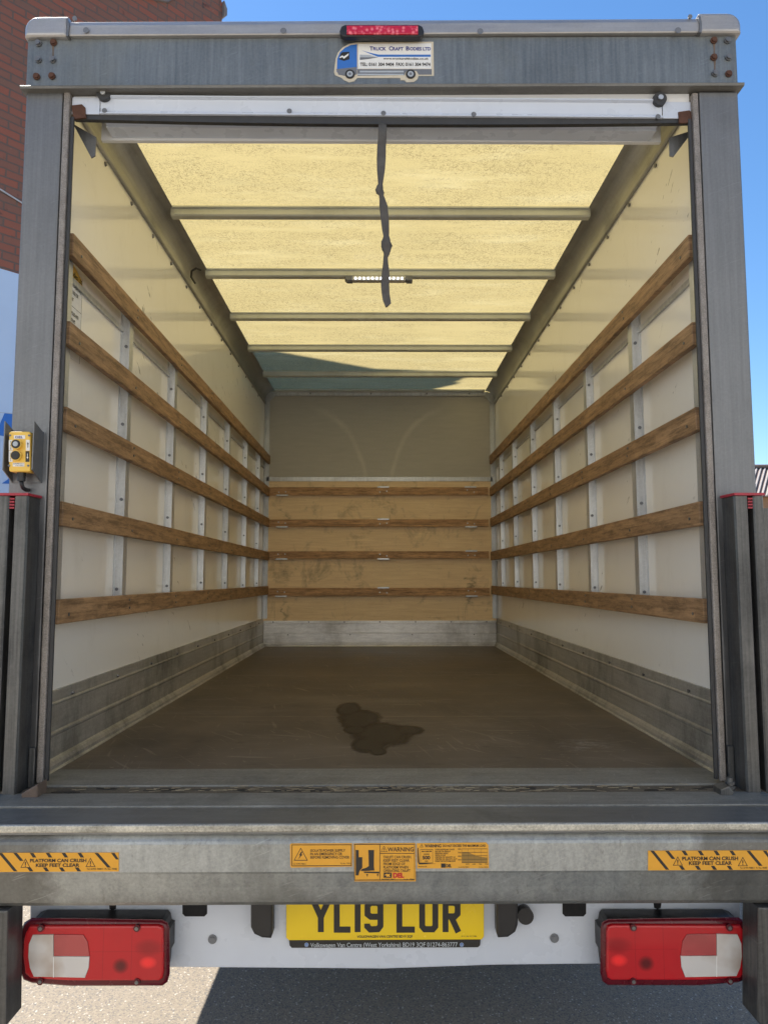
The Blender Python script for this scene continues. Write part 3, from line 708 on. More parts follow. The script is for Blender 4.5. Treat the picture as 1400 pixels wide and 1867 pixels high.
# --- rear posts
for s in (-1, 1):
    xo = 1.092 if s < 0 else 1.101
    P = mk('rear_post', 'post', T, lambda bm: box(bm, min(s*xo, s*.980), max(s*xo, s*.980), 0, .048, FZ-.12, 3.035, bev=.004))
    mk('edge_trim', 'trim', P, lambda bm: box(bm, min(s*.976, s*.957), max(s*.976, s*.957), -.004, .030, FZ+.01, 3.03, bev=.004))
    mk('rubber_seal', 'rubber', P, lambda bm: box(bm, min(s*.9565, s*.945), max(s*.9565, s*.945), .004, .013, FZ+.015, 2.95, bev=.002))
# --- tail lift columns
for s in (-1, 1):
    def colf(bm):
        # C section open towards the rear, slot between the two flanges
        prof = [(s*.998, .0), (s*.998, -.066), (s*1.002, -.072), (s*1.034, -.072), (s*1.038, -.066), (s*1.038, -.03), (s*1.052, -.03), (s*1.052, -.068), (s*1.056, -.072), (s*1.078, -.072), (s*1.082, -.066), (s*1.082, .0)]
        prism(bm, [(a, b-.002) for a, b in prof], 'Z', FZ-.0, 1.768)
    q = mk('lift_column', 'column', T, colf)
    mk('slot_dark_fill', 'void', q, lambda bm: box(bm, min(s*1.0385, s*1.0515), max(s*1.0385, s*1.0515), -.045, -.0325, FZ+.01, 1.75))  # near-black box filling the depth of the slot
    def rc(bm):
        prism(bm, [(s*.992, .004-.006), (s*.996, -.080), (s*1.082, -.080), (s*1.09, -.006)], 'Z', 1.769, 1.776)
        for i in range(4): box(bm, min(s*1.0384, s*1.0516), max(s*1.0384, s*1.0516), -.070, -.046, 1.758-i*.0085, 1.763-i*.0085)
    mk('column_cap', 'red', q, rc)
    mk('outer_shading_flange', 'column', q, lambda bm: prism(bm, [(s*1.0835, FZ), (s*1.25, FZ), (s*1.25, 1.60), (s*1.115, 1.735), (s*1.0835, 1.735)], 'Y', -.05, -.02))  # flange widened out of view so it shades the plate from the sun
    # grease smear plate and stubs at the foot
    mk('column_foot', 'column', q, lambda bm: box(bm, min(s*.9790, s*.9965), max(s*.9790, s*.9965), -.010, -.0015, FZ, FZ+.11, bev=.002))
    if s < 0:
        def lt(bm):
            prism(bm, [(at(a, b, Y=-.10).x, at(a, b, Y=-.10).z) for a, b in ((39, 1447), (69, 1430), (69, 1462), (40, 1478))], 'Y', -.10, -.04, bev=.004)
        mk('door_catch', 'brownrust', T, lt, label='rusty brown door catch')
    else:
        def lt(bm):
            prism(bm, [(at(a, b, Y=-.08).x, at(a, b, Y=-.08).z) for a, b in ((1307, 1436), (1322, 1430), (1330, 1440), (1331, 1462), (1316, 1466), (1308, 1463))], 'Y', -.10, -.05, bev=.003)
            p = at(1330, 1438, Y=-.06)
            for k in range(4): cyl(bm, (p.x, -.06, p.z-.016+k*.011), 'Z', .014, .006, 16)
            cyl(bm, (p.x, -.06, p.z), 'Z', .009, .06, 12)
        mk('door_catch', 'column', T, lt, label='dark greasy door catch')
    # hanging rusty bolt on each post
    pa = (28, 1308) if s < 0 else (1345, 1303)
# --- tail lift beam
def beamf(bm):
    prof = [(-.284, .9245), (-.2865, .920), (-.2985, .902), (-.3015, .896), (-.3015, .832), (-.298, .826), (-.286, .79), (-.276, .752), (-.268, .742), (-.20, .738), (-.20, .9245)]
    prism(bm, prof, 'X', -1.14, 1.14)
B = mk('lift_beam', 'beam', T, beamf)
for p in B.data.polygons: p.use_smooth = False
mk('beam_lip', 'lip', B, lambda bm: box(bm, -1.14, 1.14, -.309, -.200, .9255, .9445, bev=.004, seg=3))
for s in (-1, 1):
    mk('lift_leg', 'column', T, lambda bm: prism(bm, [(at(30 if s < 0 else 1366, 1640, Y=-.245).x, .7375), (s*1.06, .7375), (s*1.06, .40), (s*.96, .40), (s*.897, .475)], 'Y', -.285, -.205, bev=.004))
# --- warning stickers on the beam
YB = -.3030
def tri(cx, cy, r, Yp, par, sym='!', w=2.2):
    """warning triangle: outline and its sign"""
    def f(bm):
        pts = [(cx, cy-r), (cx+r*.95, cy+r*.75), (cx-r*.95, cy+r*.75)]
        P = [at(a, b, Y=Yp) for a, b in pts]; c = sum(P, Vector())/3
        k = 1-w/r*.75
        Q = [c+(p-c)*k for p in P]
        for i in range(3):
            j = (i+1) % 3
            prism(bm, [(P[i].x, P[i].z), (P[j].x, P[j].z), (Q[j].x, Q[j].z), (Q[i].x, Q[i].z)], 'Y', Yp, Yp+.0005)
    mk('warning_triangle', 'ink', par, f)
    if sym == '!':
        pxpoly('exclamation_mark', [(cx-w*.45, cy-r*.35), (cx+w*.45, cy-r*.35), (cx+w*.3, cy+r*.25), (cx-w*.3, cy+r*.25)], Yp, 'ink', par, .0005)
        pxpoly('exclamation_mark', [(cx-w*.35, cy+r*.37), (cx+w*.35, cy+r*.37), (cx+w*.35, cy+r*.55), (cx-w*.35, cy+r*.55)], Yp, 'ink', par, .0005)
    else:
        pxpoly('lightning_flash', [(cx+.5, cy-r*.45), (cx-3.2, cy+r*.05), (cx-.8, cy+r*.05), (cx-5, cy+r*.6), (cx+3.5, cy-r*.08), (cx+1, cy-r*.08), (cx+3, cy-r*.45)], Yp, 'ink', par, .0005)
def hazard(x0, y0, x1, y1, sx):
    w = x1-x0
    pl = pxpoly('crush_warning_sticker', [(x0, y0), (x1, y0-.5), (x1, y1-1), (x0, y1)], YB, 'orange', T, .0012)
    Yp = YB-.0004
    def stripe(xa, ya, xb, yb, th=6.5):
        pts = [(xa, ya), (xa+th, ya), (xb+th, yb), (xb, yb)]
        pts = [(min(max(a, x0), x1), b) for a, b in pts]
        if pts[1][0]-pts[0][0] < .5 and pts[2][0]-pts[3][0] < .5: return
        pxpoly('black_stripe', pts, Yp, 'ink', pl, .0004)
    hh = y1-y0
    t0, b0 = y0+.3, y1-1.3
    stripe(sx, t0, sx+28, b0); stripe(sx+27, t0, sx+27+12, y0+hh*.42)
    stripe(sx+52, b0-7, sx+57, b0)
    for k in range(4): stripe(sx+57+k*29, t0, sx+57+k*29+5.5, y0+8.5)
    for k in range(3): stripe(sx+81+k*29, b0-7, sx+86+k*29, b0)
    stripe(sx+175, t0, sx+175+23, b0-7); stripe(sx+205, t0, sx+205+9, y0+12)
    stripe(sx-24, t0+24, sx-12, b0)
    return pl
pl = hazard(-4, 1555, 217, 1590, -2)
tri(47, 1575, 9.5, YB-.0006, pl); tri(165.5, 1573.5, 9.5, YB-.0006, pl)
ptext('lettering', 'PLATFORM CAN CRUSH', 55.5, 1566, 158, 1572, YB-.0008, 'ink', pl, .03)
ptext('lettering', 'KEEP FEET CLEAR', 66, 1574.5, 145.5, 1580.5, YB-.0008, 'ink', pl, .03)
ptext('small_lettering', 'Tel. 01993 708811  Pt. No. 70282', 159, 1583, 214, 1585.8, YB-.0008, 'ink', pl, .01)
pl = hazard(1181, 1551, 1403, 1587, 1185)
tri(1235, 1571, 9.5, YB-.0006, pl); tri(1353.5, 1572, 9.5, YB-.0006, pl)
ptext('lettering', 'PLATFORM CAN CRUSH', 1243, 1562, 1345, 1568.5, YB-.0008, 'ink', pl, .03)
ptext('lettering', 'KEEP FEET CLEAR', 1255, 1570.5, 1334, 1577, YB-.0008, 'ink', pl, .03)
ptext('small_lettering', 'Tel. 01993 708811  Pt. No. 70282', 1348, 1581, 1398, 1583.8, YB-.0008, 'ink', pl, .01)
def frame(par, x0, y0, x1, y1, Yp, w=1.0):
    def f(bm):
        for a in ((x0, y0, x1, y0+w), (x0, y1-w, x1, y1), (x0, y0+w, x0+w, y1-w), (x1-w, y0+w, x1, y1-w)):
            p, q = at(a[0], a[1], Y=Yp), at(a[2], a[3], Y=Yp)
            prism(bm, [(p.x, p.z), (q.x, p.z), (q.x, q.z), (p.x, q.z)], 'Y', Yp, Yp+.0004)
    mk('printed_frame', 'ink', par, f)
Yp = YB-.0005; Yq = YB-.0008
s1 = pxpoly('isolate_power_sticker', [(529, 1540), (531, 1538), (642, 1537.5), (642, 1580), (531, 1582), (529.5, 1579)], YB, 'orange', T, .0012)
frame(s1, 532, 1540, 641, 1579, Yp, .8); tri(548.5, 1559, 13.5, Yp, s1, 'z', 2.6)
for i, (t, x1) in enumerate((('ISOLATE POWER SUPPLY', 629.5), ('IN AN EMERGENCY OR', 624), ('BEFORE REMOVING COVER', 637))):
    ptext('lettering', t, 566, 1548.5+i*6.2, x1, 1553+i*6.2, Yq, 'ink', s1, .012)
ptext('small_lettering', 'Tel. 01993 708811', 534, 1574, 558, 1576.5, Yq, 'ink', s1, .005); ptext('small_lettering', 'Pt. No. 70311', 621, 1573, 640, 1575.5, Yq, 'ink', s1, .005)
s2 = pxpoly('tail_lift_warning_sticker', [(644.5, 1538), (757, 1537), (758, 1607), (646, 1607)], YB-.0003, 'orange', T, .0012)
frame(s2, 646, 1539, 756, 1605, Yp-.0004, .9)
Yp2 = Yp-.0005; Yq2 = Yq-.0005
pxpoly('printed_frame', [(692, 1539.5), (693, 1539.5), (693, 1605), (692, 1605)], Yp2, 'ink', s2, .0004)
pxpoly('printed_frame', [(693, 1555.5), (755, 1555.5), (755, 1556.5), (693, 1556.5)], Yp2, 'ink', s2, .0004)
pxpoly('printed_lorry', [(648.5, 1550), (654, 1550), (654, 1563), (660.5, 1563), (660.5, 1582), (655.5, 1588), (653.5, 1596), (648.5, 1596)], Yp2, 'ink', s2, .0004)
pxpoly('printed_leg', [(671.5, 1550), (682, 1550), (681.5, 1579), (682.5, 1587), (671, 1587.8), (657, 1588), (660, 1584.5), (668, 1582), (672.5, 1579)], Yp2, 'ink', s2, .0004)
pxpoly('printed_platform', [(663, 1589), (691.5, 1589.5), (691.5, 1592.5), (664, 1591.5)], Yp2, 'ink', s2, .0004)
for cx in (669.5, 688.5): pxpoly('printed_arrow', [(cx-2, 1595.5), (cx, 1592.8), (cx+2, 1595.5), (cx+.6, 1595.5), (cx+.6, 1598), (cx-.6, 1598), (cx-.6, 1595.5)], Yp2, 'ink', s2, .0004)
tri(700, 1548.5, 6.3, Yp2, s2, '!', 1.4)
ptext('lettering', 'WARNING', 706.5, 1545, 754, 1552.5, Yq2, 'ink', s2, .012)
for i, (t, x1) in enumerate((('TAILIFT CAN CRUSH.', 750), ('KEEP FEET CLEAR', 746), ('FROM EDGE OF', 738.5), ('PLATFORM WHEN', 744), ('OPERATING TAILIFT', 748))):
    ptext('lettering', t, 699, 1560.5+i*6.2, x1, 1565+i*6.2, Yq2, 'ink', s2, .008)
pxpoly('printed_emblem', [(699.5, 1591), (714, 1591), (714, 1600.5), (699.5, 1600.5)], Yp2, 'ink', s2, .0004)
pxpoly('printed_emblem', [(701, 1596), (704, 1593), (709, 1594), (712, 1592.5), (710, 1596.5), (712, 1599), (707, 1598), (704, 1599.5), (705, 1596.5)], Yq2, 'orange', s2, .0004)
ptext('lettering', 'DEL', 716.5, 1591.5, 736.5, 1600.5, Yq2, 'redink', s2, .05)
ptext('small_lettering', 'Tel. 01993 708811', 696, 1602, 720, 1604, Yq2, 'ink', s2, .005); ptext('small_lettering', 'Pt. No. 70356', 736, 1602, 754, 1604, Yq2, 'ink', s2, .005)
s3 = pxpoly('load_limit_sticker', [(759.5, 1537.5), (886, 1536), (890, 1541), (891, 1583), (760.5, 1583.5)], YB, 'orange', T, .0012)
tri(768.5, 1542, 3.6, Yp, s3, '!', .9)
ptext('lettering', 'WARNING', 774, 1539.5, 804, 1545, Yq, 'ink', s3, .03)
ptext('lettering', 'DO NOT EXCEED THE MAXIMUM LOAD', 807, 1540, 885, 1544, Yq, 'ink', s3, .02)
pxpoly('printed_bracket', [(761, 1546), (762.5, 1546), (764.5, 1573), (795, 1575), (764, 1576), (761.5, 1572)], Yp, 'ink', s3, .0004)
frame(s3, 766, 1548.5, 789, 1573.5, Yp, .6)
ptext('small_lettering', 'MAXIMUM', 769, 1551, 786.5, 1553.5, Yq, 'ink', s3, .02); ptext('small_lettering', 'LOAD', 772.5, 1556, 782.5, 1558.5, Yq, 'ink', s3, .02)
ptext('lettering', '500', 770, 1560.5, 784, 1567, Yq, 'ink', s3, .04); ptext('small_lettering', 'KG', 775, 1569, 780, 1571.5, Yq, 'ink', s3, .02)
for i, (t, x1) in enumerate((('OVERLOADING MAY CAUSE', 828), ('FAILURE OR SERIOUS', 821), ('PERSONAL INJURY', 817), ('CENTRE OF LOAD', 812), ('CENTRE OF GRAVITY AS', 830), ('CENTRE OF GRAVITY OUT', 833), ('FROM THE PLATFORM EDGE', 830))):
    ptext('small_lettering', t, 793, 1547.5+i*3.55, x1, 1550+i*3.55, Yq, 'ink', s3, .015)
pxpoly('printed_emblem', [(804, 1574.5), (812, 1574.5), (812, 1582), (804, 1582)], Yp, 'ink', s3, .0004)
ptext('lettering', 'DEL', 813, 1575.5, 823, 1581.5, Yq, 'ink', s3, .04)
def graph(bm):
    def seg(a, b, c, d):
        p, q = at(a, b, Y=Yp), at(c, d, Y=Yp); prism(bm, [(p.x, p.z), (q.x, p.z), (q.x, q.z), (p.x, q.z)], 'Y', Yp, Yp+.0004)
    for k in range(5): seg(841.5+k*11.6, 1547.5, 842+k*11.6, 1573); seg(841.5, 1547.5+k*6.3, 888, 1548+k*6.3)
mk('load_graph', 'ink', s3, graph)
M['graphfill'] = plain('decal_brown_fill', (.30, .17, .03), .5)
pxpoly('load_graph_area', [(842, 1553.5), (853, 1553.5), (865, 1559.5), (878, 1562.5), (888, 1563.5), (888, 1572.8), (842, 1572.8)], Yp+.0002, 'graphfill', s3, .0003)
for i in range(4): ptext('small_lettering', str(1000-250*i if i < 3 else 250), 834.5, 1547+i*6.5, 840.5, 1549.3+i*6.5, Yq, 'ink', s3, .01)
for i in range(4): ptext('small_lettering', str(600+i*50), 849+i*11.6, 1574.5, 855+i*11.6, 1576.5, Yq, 'ink', s3, .01)
ptext('small_lettering', 'Tel. 01993 708811', 835, 1580, 855, 1582, Yq, 'ink', s3, .005); ptext('small_lettering', 'Pt. No. 70374', 873, 1580, 889, 1582, Yq, 'ink', s3, .005); ptext('small_lettering', 'Maximum 500', 763, 1579, 778, 1581, Yq, 'ink', s3, .005)
# --- bumper panel
YP = -.12
BP = mk('bumper_panel', 'bumper', T, lambda bm: prism(bm, [(at(x, y_, Y=YP).x, at(x, y_, Y=YP).z) for x, y_ in ((55, 1640), (1350, 1640), (1350, 1750), (1340, 1757), (1080, 1758), (900, 1760), (700, 1767), (320, 1764), (55, 1764))], 'Y', YP, YP+.03, bev=.004))
for pts in ([(333, 1640), (378, 1640), (378, 1666), (373, 1671), (338, 1671), (333, 1666)], [(1025, 1640), (1068, 1640), (1068, 1666), (1063, 1671), (1030, 1671), (1025, 1666)], [(199, 1640), (213, 1640), (212, 1657), (206, 1660), (200, 1657)], [(1190, 1640), (1206, 1640), (1204, 1655), (1198, 1658), (1192, 1655)]):
    pxpoly('bumper_slot', pts, YP-.001, 'void', BP, .002)
for px, py in ((388, 1712), (1010, 1710)):
    p = at(px, py, Y=YP)
    mk('bumper_bolt', 'greyd', BP, lambda bm: (cyl(bm, (p.x, YP-.001, p.z), 'Y', .0115, .004, 20), cyl(bm, (p.x, YP-.004, p.z), 'Y', .007, .004, 12)))
p = at(958, 1671, Y=YP-.03); mk('tow_cap', 'black', BP, lambda bm: cyl(bm, (p.x, YP-.015, p.z), 'Y', .021, .03, 24, .019))
for pts in ([(457, 1645), (497, 1645), (497, 1704), (494, 1712), (478, 1711), (463, 1704), (457, 1692)], [(905, 1645), (945, 1645), (944, 1688), (940, 1700), (926, 1710), (908, 1711), (906, 1704)]):
    lp = pxpoly('plate_lamp', pts, YP-.045, 'black', BP, .044, bev=.006)
NP = pxpoly('number_plate', [(522, 1640), (882, 1640), (882, 1708), (878, 1713), (527, 1714.5), (522, 1710)], YP-.010, 'plateyellow', T, .005, bev=.001)
YN = YP-.0108
px2 = lambda a, b: (at(a, b, Y=YN).x, at(a, b, Y=YN).z)
def glyphs():
    top, base = 1646.5-3, 1699.5; w = at(10, 1690, Y=YN).x-at(0, 1690, Y=YN).x; w = w*1.08   # stroke ~11 px
    hw = 5.4
    def G(pts):
        mk('registration_character', 'ink', NP, lambda bm: [stroke(bm, [px2(*q) for q in s_], w, YN, .0006, .0006*j) for j, s_ in enumerate(pts)])
    G([[(572, top), (585, 1672), (585, base)], [(598, top), (585, 1672)]])                         # Y
    G([[(614, top), (614, base-4.5), (639, base-4.5)]])                                             # L
    G([[(652, top), (652, base)]])                                                                  # 1
    G([[(692, 1671.5), (676, 1671.5), (670, 1667), (670, 1652), (675, 1646), (689, 1646), (693.5, 1651), (693.5, 1688), (689, 1694), (675, 1694.6), (669.5, 1689), (669.5, 1684)]])  # 9
    G([[(728, top), (728, base-4.5), (756, base-4.5)]])                                             # L
    G([[(769.5, top), (769.5, 1689), (774, 1694.3), (789, 1694.3), (793.5, 1689), (793.5, top)]])   # U
    G([[(812, base), (812, 1646), (829, 1646), (834, 1651), (834, 1666), (829, 1671), (813, 1671)], [(822, 1671), (835.5, base)]])   # R
glyphs()
ptext('lettering', 'VOLKSWAGEN VAN CENTRE BD19 3QF', 651, 1705.5, 752, 1709.7, YN, 'ink', NP, .02)
ptext('small_lettering', 'BS AU 145d  94 0 112886', 841, 1706, 869, 1708, YN, 'ink', NP, .01)
NS = pxpoly('dealer_strip', [(527, 1714.5), (876, 1713.5), (875, 1724), (871, 1727.5), (532, 1728.5), (528, 1724)], YP-.009, 'ink', T, .004, bev=.001)
ptext('lettering', 'Volkswagen Van Centre (West Yorkshire) BD19 3QF 01274-863777', 566, 1719.2, 834, 1726, YN, 'lightgrey', NS, .012)
for cx in (559, 841.5):
    p = at(cx, 1722.5, Y=YN)
    mk('printed_badge', 'lightgrey', NS, lambda bm: cyl(bm, (p.x, YN, p.z), 'Y', .0054, .0008, 20)); 
    mk('printed_badge', 'blue', NS, lambda bm: cyl(bm, (p.x, YN-.0006, p.z), 'Y', .0046, .0006, 20))
    k = .0036
    mk('printed_badge', 'lightgrey', NS, lambda bm: (stroke(bm, [(p.x-k*.6, p.z+k*.95), (p.x, p.z+.0002), (p.x+k*.6, p.z+k*.95)], .0008, YN-.0014, .0004), stroke(bm, [(p.x-k, p.z+k*.3), (p.x-k*.5, p.z-k*.9), (p.x, p.z), (p.x+k*.5, p.z-k*.9), (p.x+k, p.z+k*.3)], .0008, YN-.0014, .0004)))
# --- tail lights
def taillight(flip):
    fx = (lambda x: 1404-x) if flip else (lambda x: x)
    dy = -1 if flip else 0
    YF = -.205
    def pts(L_): 
        q = [(fx(a), b+dy) for a, b in L_]
        return q[::-1] if flip else q
    back = pxpoly('tail_light', pts([(58, 1680), (70, 1676), (296, 1676), (301, 1682), (303, 1694), (309, 1696), (308, 1738), (303, 1748), (300, 1774), (292, 1784), (70, 1784), (60, 1778)]), YP-.062, 'black', T, .060, bev=.006)
    # dark red rim, swollen outline
    rim = [(35, 1716), (38, 1697), (45, 1682), (58, 1674), (150, 1674.5), (296, 1677), (306, 1682), (309.5, 1692), (310, 1775), (306, 1790), (297, 1797), (130, 1797.5), (60, 1792), (44, 1786), (36, 1768), (33.5, 1740)]
    w = [at(a, b, Y=YF+.02) for a, b in pts(rim)]
    def rimf(bm):
        prism(bm, [(p.x, p.z) for p in w], 'Y', YF+.012, YP-.055, bev=.010, seg=3)
    mk('lens_rim', 'lensrim', back, rimf, True)
    ln = [(43, 1716), (46, 1702), (54, 1689), (150, 1688.5), (288, 1688), (296, 1691), (298, 1698), (298.5, 1772), (296, 1785), (290, 1789), (130, 1789), (56, 1785), (46, 1776), (42, 1745)]
    pxpoly('red_lens', pts(ln), YF+.002, 'lens', back, .016, bev=.005)
    cl = [(52, 1745), (53, 1722), (60, 1705), (98, 1704), (98, 1744), (163.5, 1744.5), (162, 1765), (155, 1783), (62, 1781), (55, 1765)]
    pxpoly('clear_lens', pts(cl), YF-.0015, 'clear', back, .006, bev=.001)
    qd = [(98.6, 1704.3), (152, 1704.8), (160, 1718), (163.5, 1743.8), (98.6, 1743.4)]
    pxpoly('quadrant_lens', pts(qd), YF-.0012, 'quad', back, .006, bev=.001)
    pxpoly('lens_division', pts([(97.4, 1744.5), (98.8, 1744.5), (98.8, 1782), (97.4, 1782)]), YF-.0022, 'white', back, .001)
    for px, py in ((75, 1692.5), (250, 1692.5), (74, 1789.5), (250, 1790.5)):
        p = at(fx(px), py+dy, Y=YF)
        mk('lens_screw', 'bolt', back, lambda bm: (cyl(bm, (p.x, YF-.001, p.z), 'Y', .0045, .006, 12)))
        mk('screw_boss', 'lensrim', back, lambda bm: (cyl(bm, (p.x, YF+.0015, p.z), 'Y', .0085, .006, 16)))
    # bulbs seen dimly through the lens
    for px, py, r1, mt in ((224, 1760, .013, 'lensrim'), (272, 1733, .016, 'lensrim')):
        pass
    return back
taillight(False); taillight(True)
# --- underside, wheels, cab: what a step to the side would show
mk('chassis_frame', 'chassis', T, lambda bm: [box(bm, s*.45-.04, s*.45+.04, .35, 6.3, .62, .80) for s in (-1, 1)] + [box(bm, -.41, .41, y_, y_+.08, .64, .76) for y_ in (.5, 2.2, 3.9)])
mbox('floor_frame', 'chassis', T, -.99, .99, .10, L+.1, .81, .905)
for s in (-1, 1):
    for y_ in (2.0, 5.6):
        wh = mk('wheel', 'rubber', T, lambda bm: cyl(bm, (s*.90, y_, .34), 'X', .34, .24, 40), True)
        for p in wh.data.polygons: p.use_smooth = len(p.vertices) == 4
        mk('rim', 'alu', wh, lambda bm: cyl(bm, (s*1.0, y_, .34), 'X', .20, .05, 24))
def cabf(bm):
    prism(bm, [(4.5, .45), (6.75, .45), (6.85, .95), (6.45, 1.35), (5.75, 2.12), (5.4, 2.2), (4.5, 2.2)], 'X', -.98, .98, bev=.05, seg=3)
cb = mk('cab', 'bodypaint', T, cabf)
mk('cab_roof_pod', 'bodypaint', T, lambda bm: prism(bm, [(L+.11, 2.25), (5.2, 2.25), (5.6, 2.55), (5.5, 3.0), (5.1, 3.2), (L+.11, 3.2)], 'X', -1.05, 1.05, bev=.04))
for s in (-1, 1): mk('side_window', 'glass', cb, lambda bm: prism(bm, [(4.9, 1.45), (5.95, 1.45), (5.6, 2.0), (4.9, 2.0)], 'X', s*.976, s*.985))
mk('windscreen', 'glass', cb, lambda bm: prism(bm, [(6.42, 1.42), (5.80, 2.10), (5.83, 2.13), (6.45, 1.45)], 'X', -.85, .85))
# --- notice on the left wall
nx = -BX+.0015
def wq(a, b): p = at(a, b, X=nx); return (p.y, p.z)
def notice(bm, pts, dx=0, t=.001): prism(bm, pts, 'X', nx+dx, nx+dx+t)
ns = mk('load_notice', 'white', T, lambda bm: notice(bm, [(.13, 2.525), (.30, 2.525), (.30, 2.26), (.13, 2.26)]))
mk('notice_heading', 'noticeyellow' if 'noticeyellow' in M else 'yellow', ns, lambda bm: notice(bm, [(.13, 2.527), (.13, 2.57), (.22, 2.575), (.29, 2.55), (.305, 2.527)], .0003))
def walltext(s, y0, y1, z0, z1, par):
    me = textmesh(s, .02); xs = [v.co.x for v in me.vertices]; a, b = min(xs), max(xs)
    for v in me.vertices:
        x, yy = v.co.x, v.co.y
        v.co = Vector((nx+.0022, y0+(x-a)/(b-a)*(y1-y0), z0+yy/.73*(z1-z0)))
    bm = bmesh.new(); bm.from_mesh(me); link('lettering', bm, 'ink', par)
walltext('Luton Bodies Ltd', .14, .295, 2.533, 2.553, ns)
for i, t in enumerate(('LOAD TIE UNIT STRAPS ARE', 'SUITABLE FOR USE FOR', 'LOAD RESTRAINT', '', 'RESTRAINING POLES AND', 'CONCENTRIC STRAPS', 'SHOULD BE USED TO', 'SECURE LOAD', '', 'DO NOT LOAD BEFORE SWITCHED TO')):
    if t: walltext(t, .145, .145+.0062*len(t) if len(t) < 24 else .292, 2.498-i*.0235, 2.510-i*.0235, ns)
for z in (2.524, 2.434, 2.317): mk('printed_line', 'ink', ns, lambda bm: notice(bm, [(.13, z), (.30, z), (.30, z-.0015), (.13, z-.0015)], .0007, .0006))
mk('printed_line', 'ink', ns, lambda bm: notice(bm, [(.2985, 2.26), (.30, 2.26), (.30, 2.524), (.2985, 2.524)], .0007, .0006))
# --- lamp on the second roof bow
Lm = mk('ceiling_lamp', 'alu', T, lambda bm: (box(bm, -.155, .135, 1.705, 1.745, 3.140, 3.166, bev=.004)))
for s, x in ((-1, -.172), (1, .152)):
    mk('lamp_end', 'greyd', Lm, lambda bm: prism(bm, [(x-.022, 3.150), (x-.008, 3.138), (x+.020, 3.138), (x+.020, 3.167), (x-.012, 3.167)], 'Y', 1.70, 1.75, bev=.004))
for i in range(12):
    mk('led', 'led', Lm, lambda bm: cyl(bm, (-.135+i*.0228, 1.7035, 3.151), 'Y', .0048, .004, 12))
mk('lamp_cable', 'black', T, lambda bm: tube(bm, [at(356, 516, X=-1.0) + Vector((0, 0, -.0)), at(349, 505, X=-1.0), at(350, 494, X=-.985), at(358, 489, X=-.965), at(366, 492, X=-.95)], .0055))

# ------------------------------------------------------------------ pull strap
prof = [(226, 697.5, 15), (250, 697, 15.5), (270, 695.5, 16), (290, 695, 16.5), (310, 694.5, 14.5), (325, 694, 11), (336, 693.5, 8.5), (341, 692.5, 11), (347, 691.5, 12.5), (352, 693, 13), (356, 695, 8.5), (363, 697, 10.5), (375, 699, 15), (390, 700.5, 15), (405, 702, 14.5), (420, 703, 13), (430, 704, 10.5), (436, 704, 13), (441, 704, 18), (448, 705, 18.5), (454, 704.5, 15), (459, 705.5, 13), (465, 704.5, 10), (469, 703, 8), (480, 703, 9.5), (495, 703, 13.5), (506, 702.5, 15), (520, 702, 15), (535, 703, 14.5), (548, 705, 14.5), (553, 706.5, 13), (559.5, 704.5, 4)]
def strapf(bm):
    rings = []
    for i, (py, cx, w) in enumerate(prof):
        p = at(cx, py, Y=.016 if py < 240 else .02); a = at(cx-w/2, py, Y=.02); b = at(cx+w/2, py, Y=.02)
        hw = (b-a).length/2
        knot = 338 < py < 355 or 434 < py < 464
        th = hw*.85 if knot else .0022 + (.004 if w < 11 else 0)
        tw = .15*math.sin(i*.9)
        ring = []
        for k in range(16):
            an = k/16*2*math.pi; u = math.cos(an); v = math.sin(an)
            u = math.copysign(abs(u)**.7, u)
            x = u*hw; yv = v*th + u*hw*tw*.6
            if knot: x += .0025*math.sin(an*3+i*1.7); yv += .002*math.cos(an*2+i)
            ring.append(bm.verts.new((p.x+x, p.y+yv, p.z)))
        rings.append(ring)
    for i in range(len(rings)-1):
        for k in range(16): bm.faces.new((rings[i][k], rings[i][(k+1) % 16], rings[i+1][(k+1) % 16], rings[i+1][k]))
    bm.faces.new(rings[0]); bm.faces.new(rings[-1][::-1])
o = mk('pull_strap', 'strap', None, strapf, True)
o['label'] = 'grey knotted webbing strap hanging from the rolled up shutter door'; o['category'] = 'strap'
# wet patch on the floor
def wetmat():
    g = N('wet_patch'); x, y, z = g.sep(); f = None
    n1 = g.math('SUBTRACT', g.noise(16, 7, .72, g.map((1, .8, 1))), .5)
    for cx, cy, rx, ry in ((-.145, 1.24, .06, .20), (-.09, 1.02, .10, .20), (0, .70, .12, .24), (.105, .77, .065, .10), (-.04, .52, .075, .14), (-.015, .42, .035, .07), (-.10, .78, .05, .10), (-.10, .93, .07, .16)):
        dx = g.math('DIVIDE', g.math('SUBTRACT', x, cx), rx); dy = g.math('DIVIDE', g.math('SUBTRACT', y, cy), ry)
        q = g.math('SUBTRACT', 1.0, g.math('ADD', g.math('MULTIPLY', dx, dx), g.math('MULTIPLY', dy, dy)))
        f = q if f is None else g.math('MAXIMUM', f, q)
    f = g.math('MULTIPLY_ADD', n1, 1.0, f)
    al = g.math('MULTIPLY', g.ramp(f, [(.0, 0.0), (.22, .6), (.75, 1.0)]), .86)
    m = g.set(g.mix(g.noise(20, 4), (.016, .014, .012), (.03, .026, .022)), .38, 0, None, .3, Alpha=al)
    return m
M['puddle'] = wetmat()
def pud(bm):
    vs = [bm.verts.new((x, y_, FZ+.0012)) for x, y_ in ((-.26, .24), (.24, .24), (.24, 1.5), (-.26, 1.5))]; bm.faces.new(vs)
o = mk('wet_patch', 'puddle', None, pud); o['label'] = 'dark wet patch on the brown cargo floor near the opening'; o['category'] = 'puddle'

